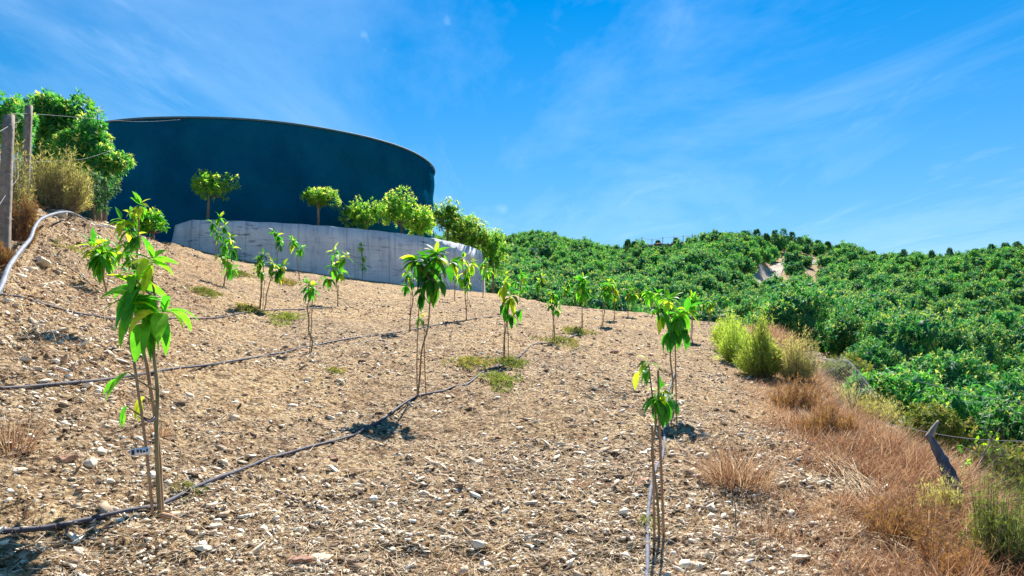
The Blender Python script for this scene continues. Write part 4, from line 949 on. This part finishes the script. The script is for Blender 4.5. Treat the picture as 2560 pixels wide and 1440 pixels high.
sheaf((2120, 1150), (2190, 1105), 24, 'short bundle of canes fanning right at the top of the long bundle')
sheaf((1960, 985), (2150, 1240), 14, 'thin straggling canes above the long bundle on the bank')
sheaf((2200, 1340), (2290, 1420), 16, 'bundle of canes low on the bank near the bottom right')

# ------------------------------------------------------------------ right bank bushes
def broom(px, pb, box, Y, label, mat='leaf_broom', n=240, name='broom_bush', leaf=.07, stem='green_bark', twig=.004, zb=None):
    x0, y0, x1, y1 = box; g_ = on_ground(px, pb); Y = g_.y if g_.y < Y * 1.7 else Y; b = P(px, pb, Y); b.z = Hs(b.x, b.y); t = thing(name, b, label, 'bush')
    w = (x1 - x0) / 2 * Y / F; tm = MB(); fo = Foliage(); top = P((x0 + x1) / 2, y0, Y).z
    C_ = []; A = []; lo = np.arange(5) * 1.257 + rng.uniform(-.4, .4, 5); lh = rng.uniform(.6, 1.08, 5); lh[rng.integers(5)] = 1.12; lr = rng.uniform(.8, 1.35, 5)
    for k in range(n):
        j_ = rng.integers(5); a = lo[j_] + rng.normal() * .5; r = rng.uniform(0, 1) ** .6 * lr[j_]; hh = (top - b.z) * lh[j_] * (1.0 - .3 * r * r) * rng.uniform(.3, 1.05) * (1.35 if rng.random() < .05 else 1)
        e = np.array((P((x0 + x1) / 2, y0, Y).x + math.cos(a) * r * w, b.y + math.sin(a) * r * w, b.z + hh)); s0 = np.array((b.x + math.cos(a) * r * w * .3, b.y + math.sin(a) * r * w * .3, b.z - .02))
        md = (s0 + e) / 2 + np.array((math.cos(a), math.sin(a), 0)) * w * .12
        pth = np.array(spline([s0, md, e], 6)); 
        if k < n: tm.tube(pth[::2], [twig, twig * .4], 3, False)
        for q in pth[3:]: C_.append(q + rng.normal(size=3) * .012); A.append(unit(e - md) + rng.normal(size=3) * .3)
    fo.tufts(np.array(C_), np.array(A), 4, leaf, leaf * .2, .15, 1, (8, 60), .15)
    tm.build('stems', M[stem], t, loc=b); fo.build('foliage', M[mat], t, loc=b); return t
for a_ in LB: broom(*a_)
broom(1905, 945, (1850, 790, 1950, 930), 14.5, 'tall feathery yellow-green broom bush on the terrace edge', n=260, leaf=.09)
broom(1815, 850, (1782, 792, 1846, 845), 19, 'smallest feathery green bush farthest along the terrace edge', n=130, leaf=.09)
broom(2350, 1300, (2290, 1190, 2400, 1300), 6, 'pale golden dead weed clump in front of the leaning stump', 'leaf_dry', 120, 'dry_bush', .03, 'deadwood', .0022)
broom(1848, 905, (1800, 800, 1892, 900), 16, 'feathery yellow-green broom bush left of the tall one on the terrace edge', n=220, leaf=.09)
broom(1830, 880, (1780, 785, 1870, 850), 18, 'small feathery bush behind the tall broom bush', n=150, leaf=.09)
broom(1995, 960, (1935, 822, 2050, 950), 13, 'half-dry straw-green bush right of the tall broom bush', 'leaf_dry', 260, 'dry_bush', .06, 'deadwood')
broom(1980, 1030, (1920, 935, 2060, 1030), 10.5, 'reddish dead bush below the half-dry one', 'leaf_rust', 130, 'dry_bush', .045, 'deadwood', .003)
broom(2150, 1060, (2080, 945, 2225, 1050), 10, 'tan dead grassy bush on the bank shoulder beside the fallen netting', 'leaf_dry', 240, 'dry_bush', .05, 'deadwood', .003)
broom(2060, 1090, (1990, 1010, 2130, 1090), 8.8, 'low rust-coloured dead bush in the middle of the dry bank', 'leaf_rust', 200, 'dry_bush', .04, 'deadwood', .003)
broom(2260, 1340, (2170, 1240, 2380, 1340), 5.6, 'orange-brown brittle bush low on the bank', 'leaf_rust', 170, 'dry_bush', .028, 'deadwood', .002)
broom(2390, 1440, (2290, 1340, 2490, 1430), 4.8, 'rusty dead bush at the bottom right', 'leaf_rust', 150, 'dry_bush', .026, 'deadwood', .002)
broom(2520, 1420, (2430, 1190, 2640, 1420), 5.6, 'olive half-dry bush in the lower right corner', 'leaf_weed', 420, 'dry_bush', .03, 'deadwood', .0025)
broom(2540, 1200, (2470, 1060, 2650, 1260), 8, 'grey-green scrub at the right frame edge behind the corner bush', 'leaf_weed', 300, 'dry_bush', .04, 'deadwood', .0025)
# dense shrubs and trees just below the bank
for i, (px, box, Y, mt, lab) in enumerate([
    (2110, (2020, 870, 2200, 1000), 17, 'leaf_weed', 'yellow-green bush under the fallen netting'), (2270, (2160, 905, 2370, 1060), 15.5, 'leaf_big', 'low leafy tree just below the bank, behind the tan bush'),
    (2400, (2290, 960, 2500, 1160), 13.5, 'leaf_big', 'bright leafy tree below the bank left of the bare branches'), (2540, (2450, 990, 2660, 1180), 12.5, 'leaf_big', 'leafy tree at the right frame edge below the wires'),
    (2330, (2250, 1010, 2420, 1140), 11.5, 'leaf_weed', 'olive bush behind the leaning board'), (2500, (2400, 1100, 2620, 1260), 9.8, 'leaf_weed', 'olive bush around the bare grey branches'), (2200, (2120, 930, 2260, 1010), 13.5, 'leaf_big', 'small dark-tipped bush behind the fallen netting')]):
    b = P(px, box[3], Y)
    small_tree(px, box[3], box, Y, lab, name='leafy_bush', mat=mt, tuft=330, tips=.25, seed=300 + i, leaf=.12 if mt == 'leaf_big' else .09, trunk=.05, low=-1, cat='bush', K=2)
def board():
    g_ = on_ground(2405, 1275); Y_ = min(g_.y, 6.5); a = P(2405, 1275, Y_); e = P(2322, 1088, Y_ + .25) 
    m = MB(); m.tube(spline([a - Vector((0, 0, .1)), P(2384, 1215, Y_ + .1), P(2350, 1138, Y_ + .2), e], 6), [.045, .052, .036, .02], 9, wob=.12)
    t = thing('tree_stump', a, 'dark grey leaning dead stump with a crooked tip on the right bank', 'dead stump')
    m.build('trunk', M['greywood'], t, loc=a)
    m = MB(); m.tube(spline([e - Vector((.01, 0, .03)), P(2334, 1072, Y_ + .26), P(2346, 1052, Y_ + .28)], 3), [.028, .02, .008], 6, wob=.1); m.build('broken_tip', M['deadwood'], t, loc=a)
board()
def bare(px, py, Y, tips_, label, r=.014, nm='bare_branches'):
    b = P(px, py, Y); m = MB()
    for (tx, ty) in tips_:
        e = P(tx, ty, Y + rng.uniform(-.3, .3)); md = (b + e) / 2 + Vector((rng.normal() * .06, rng.normal() * .06, -.03)); pth = spline([b, md, e], 6); m.tube(pth, [r, r * .6, r * .25], 5)
        for k in range(5):
            q = Vector(pth[rng.integers(5, len(pth) - 1)]); dd = Vector((rng.normal(), rng.normal() * .5, abs(rng.normal()) + .3)).normalized(); m.tube(spline([q, q + dd * .12 + Vector((.01, 0, 0)), q + dd * rng.uniform(.2, .34)], 3), [r * .35, r * .12], 4, False)
    tag(m.build(nm, M['deadwood'], loc=b), label, 'dead bush', 'bare dead branches on the right bank')
bare(2440, 1250, 7.6, [(2500, 1070), (2430, 1110), (2480, 1130), (2400, 1120), (2520, 1120)], 'bare grey branching dead shrub right of the leaning stump')
bare(2480, 1370, 5.6, [(2440, 1300), (2430, 1260), (2505, 1290)], 'bare sticks below the dead shrub at the lower right', .008)
bare(2130, 1030, 10.5, [(2105, 900), (2140, 905), (2090, 950), (2160, 950)], 'thin dead twigs rising by the fallen netting', .006)
def vine(px, py, Y, n, L, label, spread=1.0):
    b = P(px, py, Y); t = thing('vine_plant', b, label, 'plant'); fo = Foliage()
    C_ = np.array([tuple(P(px + rng.normal() * 16 * spread, py - abs(rng.normal()) * 22 * spread, Y + rng.normal() * .08)) for _ in range(n)])
    fo.tufts(C_, np.tile((0, -.5, .6), (n, 1)) + rng.normal(size=(n, 3)) * .6, 3, L, L * .8, .8, 3, (20, 90), .25)
    m = MB()
    for k in range(0, n, 2): m.tube(spline([b - Vector((0, 0, .12)), (b + Vector(C_[k])) / 2 + Vector((.02, 0, 0)), Vector(C_[k])], 3), [.005, .002], 4)
    m.build('stems', M['green_bark'], t, loc=b); fo.build('leaves', M['leaf_vine'], t, loc=b)
vine(2290, 1180, 6.9, 16, .07, 'bright lime-leaved plant left of the leaning stump', 1.2)
vine(2400, 1200, 6.6, 12, .06, 'small green-leaved plant right of the leaning stump', 1.4)
vine(2480, 1130, 8.0, 8, .05, 'few lime leaves among the bare branches', 1.2)
def netting():
    V = []; m = MB(); a = P(2010, 885, 12.6); b_ = P(2105, 893, 14.5); c = P(2200, 985, 12.0); d = P(2100, 1010, 10.6)
    nu, nv = 20, 12; G = []
    for i in range(nu + 1):
        row = []
        for j in range(nv + 1):
            u, v = i / nu, j / nv; p = (a * (1 - u) + b_ * u) * (1 - v) + (d * (1 - u) + c * u) * v; p = Vector(p); p.z += .18 * math.sin(u * 3.1) * math.sin(v * 3.1) + .06 * math.sin(7 * u + 4 * v)
            row.append(p)
        G.append(row)
    for i in range(0, nu + 1): m.tube(G[i], .0016, 3, False)
    for j in range(0, nv + 1, 3): m.tube([G[i][j] for i in range(nu + 1)], .0014, 3, False)
    tag(m.build('wire_netting', M['wire'], loc=a), 'sagging sheet of wire netting draped over the bank edge beside the broom bush', 'netting')
    for k, (s_, e, lab) in enumerate([((2290, 952, 11), (2640, 1012, 13), 'taut wire crossing before the orchard at the right frame edge'), ((2180, 1052, 9.2), (2620, 1105, 10), 'lower slack wire above the leaning stump'), ((2240, 1130, 7.4), (2440, 1300, 6.2), 'fallen wire lying over the leaning stump')]):
        A_, B_ = P(*s_), P(*e); mm = MB(); mm.tube(spline([A_, (A_ + B_) / 2 - Vector((0, 0, .08)), B_], 8), .0045, 4)
        tag(mm.build('fence_wire', M['wire'], loc=A_), lab, 'wire', 'loose fence wires on the right')
netting()

# ------------------------------------------------------------------ orchard on the hills
def tree_mesh(seed, tufts=260, flat=False, leaf=.27, per=8, K=2, wid=.36, low=-.75, tips=.35):
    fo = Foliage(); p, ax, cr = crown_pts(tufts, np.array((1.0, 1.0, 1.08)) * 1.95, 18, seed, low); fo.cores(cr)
    sc_ = .2
    fo.tufts(p, ax, per, leaf, leaf * wid, .9, K, (20, 105), tips, flat=flat)
    q, ai, _c = crown_pts(int(tufts * sc_), np.array((1.0, 1.0, 1.0)) * 1.6, 9, seed + 70, low); fo.tufts(q, ai, per, leaf * 1.25, leaf * .5, .9, K, (20, 120), 0, flat=True)
    return fo
def trunk_mesh(seed):
    m = MB(); g = np.random.default_rng(seed); m.tube(spline([(0, 0, -2.0), (.05, .02, -1.2), (.02, 0, -.3)], 4), [.15, .12, .09], 7)
    for k in range(6):
        a = g.uniform(0, 6.3); m.tube(spline([(0, 0, -1.1 + .1 * k), (.6 * math.cos(a), .6 * math.sin(a), -.2), (1.2 * math.cos(a), 1.2 * math.sin(a), .7)], 3), [.07, .04, .015], 5)
    return m
ROADL = [(2035, 650), (1995, 656), (1962, 664), (1935, 682), (1915, 702), (1893, 726)]
road_pts = [on_ground(px, py, 60, 230) for px, py in ROADL]; road_pts = sorted(road_pts, key=lambda p: -p.y)
for p in road_pts: p.z = float(H0(np.array([p.x]), np.array([p.y]))[0])
def near_road(x, y, r):
    for a, b_ in zip(road_pts[:-1], road_pts[1:]):
        for u in (0, .33, .66, 1):
            if (a.x * (1 - u) + b_.x * u - x) ** 2 + (a.y * (1 - u) + b_.y * u - y) ** 2 < r * r: return True
    return False
def build_orchard():
    protos = []
    for k in range(11):
        c = tree_mesh(400 + k, *((900, False, .20, 8, 2, .38) if k > 6 else (330, False, .31))).build('crown', M['leaf_orchard']); t = trunk_mesh(400 + k).build('trunk', M['bark'])
        protos.append((c.data, t.data)); bpy.data.objects.remove(c); bpy.data.objects.remove(t)
    cand = []; sp = 4.5; g = np.random.default_rng(77)
    rowdir = R(24)
    for i in range(-80, 90):
        for j in range(-10, 90):
            u, v = i * sp * .98, j * sp * 1.02
            x = u * math.cos(rowdir) - v * math.sin(rowdir) + g.normal() * .8; y = u * math.sin(rowdir) + v * math.cos(rowdir) + g.normal() * .8
            if y < 19 or y > 262: continue
            a = x / y
            if a < -.12 or a > .82: continue
            cand.append((x, y))
    for _ in range(150): 
        y = g.uniform(98, 150); cand.append((g.uniform(.225, .335) * y, y))
    C_ = np.array(cand); e = edge_dist(C_[:, 0], C_[:, 1]); z = H(C_[:, 0], C_[:, 1])
    # terrain horizon per sight column
    cols = np.linspace(-.14, .84, 200); Ys = np.exp(np.linspace(math.log(3), math.log(262), 260)); AA, YY = np.meshgrid(cols, Ys); ZZ = H0(AA * YY, YY); slope = np.maximum.accumulate((ZZ - CAMZ) / YY, axis=0)
    items = []
    for (x, y), ee, zz in zip(C_, e, z):
        if ee < 3.4 or (x - TC[0]) ** 2 + (y - TC[1]) ** 2 < 21 ** 2: continue
        a = x / y; h = g.uniform(.62, 1.12) * (.92 if y > 120 else 1.0)
        if y > 175 and g.random() < .1: continue
        if near_road(x, y, 2.2): continue
        px, py = project((x, y, zz + 2))
        if 1328 < px < 1402 and 628 < py < 642: continue
        if y > 75 and min(math.hypot(px - (q_[0] * (1 - u_) + q2[0] * u_), py - (q_[1] * (1 - u_) + q2[1] * u_)) for q_, q2 in zip(ROADL[:-1], ROADL[1:]) for u_ in (0, .5, 1)) < 9: continue
        if 1622 < px < 1760 and y > 157: continue
        ci = int(np.clip((a + .14) / .98 * 199, 0, 199)); yi = max(int(np.searchsorted(Ys, y)) - 6, 0)
        if (zz + 3.6 * h - CAMZ) / y < slope[yi, ci] - .002: continue
        items.append((x, y, zz, h))
    items.sort(key=lambda t: t[1] / t[3])
    print('orchard trees', len(items))
    near, rest = items[:292], items[292:]
    zones = lambda px, py, y: ('leafy avocado tree low on the right-hand hillside orchard' if px > 1960 and y < 62 else 'leafy avocado tree in the middle of the right-hand hillside orchard' if px > 1900 and y < 95 else 'leafy avocado tree high on the right-hand hillside orchard' if px > 1900 else 'leafy avocado tree in the orchard on the central hill behind the terrace crest')
    for x, y, zz, h in near:
        cm, tm = protos[g.integers(7) if y > 58 else 7 + g.integers(4)]; px, py = project((x, y, zz + 2 * h))
        t = bpy.data.objects.new('avocado_tree', None); COL.objects.link(t); t.location = (x, y, zz); t.empty_display_size = .3
        lb = zones(px, py, y); tag(t, lb, 'tree', lb.replace('leafy avocado tree', 'avocado trees'))
        c = bpy.data.objects.new('crown', cm); COL.objects.link(c); c.parent = t; c.location = (0, 0, 1.65 * h); s = h * g.uniform(.9, 1.1); c.scale = (s * 1.03, s, h); c.rotation_euler = (0, 0, g.uniform(0, 6.3))
        k = bpy.data.objects.new('trunk', tm); COL.objects.link(k); k.parent = t; k.location = (0, 0, 1.65 * h); k.scale = (h, h, h); k.rotation_euler = c.rotation_euler
    if rest:
        base = []
        for k in range(5):
            f = tree_mesh(500 + k, 230, True, .40, 7, 1, .44); base.append((np.vstack(f.V), np.vstack(f.q), np.concatenate(f.r), np.concatenate(f.t)))
        V, Q, Rr, T = [], [], [], []; n = 0
        for x, y, zz, h in rest:
            v, q, r, t = base[g.integers(5)]; a = g.uniform(0, 6.3); c_, s_ = math.cos(a), math.sin(a)
            v2 = np.stack([v[:, 0] * c_ - v[:, 1] * s_, v[:, 0] * s_ + v[:, 1] * c_, v[:, 2]], 1) * h + np.array((x, y, zz + 1.65 * h)); V.append(v2); Q.append(q + n); n += len(v)
            dv = g.uniform(-.25, .25); Rr.append(np.clip(r + dv, 0, 1)); T.append(t)
        o = link_mesh('distant_orchard', np.vstack(V), np.vstack(Q), M['leaf_orchard'], attrs={'rnd': np.concatenate(Rr), 'tip': np.concatenate(T)}); tag(o, 'dense avocado orchard covering the upper far hillsides', 'orchard', kind='stuff')
build_orchard()
def build_road():
    c = np.array(spline(road_pts, 8)); tn = unit(np.gradient(c, axis=0)); sd_ = np.stack([tn[:, 1], -tn[:, 0], 0 * tn[:, 0]], 1); V = []
    for k in range(len(c)):
        w = 1.9
        for u in np.linspace(-1, 1, 7):
            p = c[k] + sd_[k] * u * w; V.append((p[0], p[1], Hs(p[0], p[1]) + .12 + .5 * 0))
    idx = np.arange(len(V)).reshape(-1, 7); q = np.stack([idx[:-1, :-1], idx[:-1, 1:], idx[1:, 1:], idx[1:, :-1]], -1).reshape(-1, 4)
    tag(link_mesh('dirt_track', V, q, M['road'], smooth=True), kind='structure')
build_road()
# rocky cut with a pale low wall on the central hill
def hill_cut():
    Y = 168; m = MB(); n = 14
    for k in range(n):
        px = 1318 + k * (1415 - 1318) / (n - 1); v = P(px, 641 - 2 * math.sin(k * .4), Y - 4); m.box(v + Vector((0, -.6, .2)), (1.0, 1.2, 2.6 + .5 * rng.random()), .1 * rng.normal(), .12)
    a = P(1318, 641, Y - 4); tag(m.build('low_wall', M['pale_rock'], loc=a), 'pale low wall on a clearing of the central hill', 'wall')
    m = MB()
    for k in range(26):
        px = 1322 + k * (1428 - 1322) / 25; py = 629 - 6 * math.sin((px - 1318) / 110 * 3.1) ; v = P(px, py + 2, Y + 1); m.box(v, (.9, 1.2, .9 + .5 * rng.random()), rng.random(), .2)
    a = P(1322, 629, Y + 1); tag(m.build('rock_ledge', M['dark_rock'], loc=a), 'dark rocky ledge above the pale low wall on the central hill', 'rock ledge')
    m = MB()
    for k in range(60):
        u = k / 59; px = 1625 + u * 130; py = 617 - 12 * u - 2 * math.sin(u * 9); v = P(px, py, 160); m.box(v + Vector((0, 0, -.5)), (.8, 1, 1.1 + .3 * rng.random()), rng.random(), .15)
    a = P(1625, 617, 160); tag(m.build('earth_bank', M['dark_rock'], loc=a), 'dark bare earth bank along the ridge below the far fence', 'earth bank')
hill_cut()
def ridge_fence():
    a = P(1590, 612, 162); t = thing('ridge_fence', a, 'wire fence with thin poles along the bare ridge of the central hill', 'fence'); tops = []
    for px, y0, y1 in ((1590, 616, 596), (1605, 618, 592), (1630, 615, 597), (1657, 612, 592), (1685, 610, 590), (1708, 606, 588), (1765, 602, 582), (1790, 600, 584)):
        m = MB(); m.tube([P(px, y0 + 6, 160), P(px, y1, 160)], .07, 5); m.build('pole', M['deadwood'], t, loc=a); tops.append(P(px, y1 + 3, 160))
    m = MB(); m.tube([P(1718, 607, 160), P(1731, 587, 160), P(1743, 605, 160)], .06, 5); m.tube([P(1731, 607, 160), P(1731, 584, 160)], .06, 5); m.build('brace', M['deadwood'], t, loc=a)
    m = MB(); m.tube(tops, .035, 4); m.build('wire', M['wire'], t, loc=a)
ridge_fence()
def ridge_tree(px, py_top, py_base, Y, w, label, group, seed, spiky=True):
    b = P(px, py_base, Y); top = P(px, py_top, Y); h = top.z - b.z; t = thing('ridge_tree', b, label, 'tree', group)
    fo = Foliage(); g = np.random.default_rng(seed); n = 130; u = g.uniform(0, 1, n) ** .8; rad = w * (1 - u * .85) * g.uniform(.3, 1, n) if spiky else w * np.sqrt(np.clip(1 - (2 * u - 1) ** 2, .05, 1)) * g.uniform(.5, 1, n); a = g.uniform(0, 6.3, n)
    p = np.stack([b.x + np.cos(a) * rad, b.y + np.sin(a) * rad, b.z + h * (.12 + .86 * u)], 1); ax = np.stack([np.cos(a), np.sin(a), np.full(n, 1.2)], 1)
    fo.tufts(p, ax, 7, .5, .13, .1, 1, (10, 70), .05, flat=True)
    m = MB(); m.tube([b - Vector((0, 0, .5)), b.lerp(top, .95)], [.16, .04], 6)
    for k in range(5):
        q = b.lerp(top, .2 + .14 * k); aa = g.uniform(0, 6.3); m.tube([q, q + Vector((math.cos(aa) * w * .7, math.sin(aa) * w * .7, .6))], [.05, .02], 4)
    m.build('trunk', M['bark'], t, loc=b); fo.build('crown', M['leaf_pine'], t, loc=b)
k = 0
for px, pt, pb, Y, w in [(1570, 600, 628, 172, 1.5), (1585, 606, 628, 172, 1.2), (1645, 604, 618, 161, .8), (1690, 598, 614, 161, .9), (1760, 590, 610, 160, 1.0), (1800, 584, 606, 159, 1.3), (1830, 586, 608, 158, 1.3), (1860, 580, 606, 158, 1.5), (1892, 576, 606, 158, 1.6), (1915, 586, 612, 160, 1.5), (1938, 578, 625, 160, 1.7), (1960, 574, 628, 161, 1.9), (1980, 582, 626, 162, 1.8), (2000, 594, 626, 163, 1.6), (2020, 600, 628, 165, 1.6), (2045, 602, 630, 168, 1.5), (2070, 606, 634, 170, 1.5), (2095, 614, 638, 172, 1.5), (2125, 616, 644, 174, 1.3), (2150, 626, 650, 176, 1.3), (2185, 630, 655, 178, 1.3), (2260, 626, 660, 174, 1.4), (2330, 628, 660, 172, 1.3), (2375, 622, 658, 170, 1.4), (2440, 624, 652, 168, 1.6), (2480, 612, 648, 166, 1.7), (2515, 608, 645, 164, 2.0), (2545, 606, 642, 162, 1.9)]:
    zone = ('dark pointed tree on the bare ridge by the far fence' if px < 1780 else 'dark spiky tree in the ridge clump above the dirt track' if px < 2060 else 'dark slim tree on the skyline of the right-hand hill')
    ridge_tree(px, pt, pb, Y, w, zone, zone.replace('tree', 'trees'), 700 + k); k += 1
print('objects', len(bpy.data.objects))
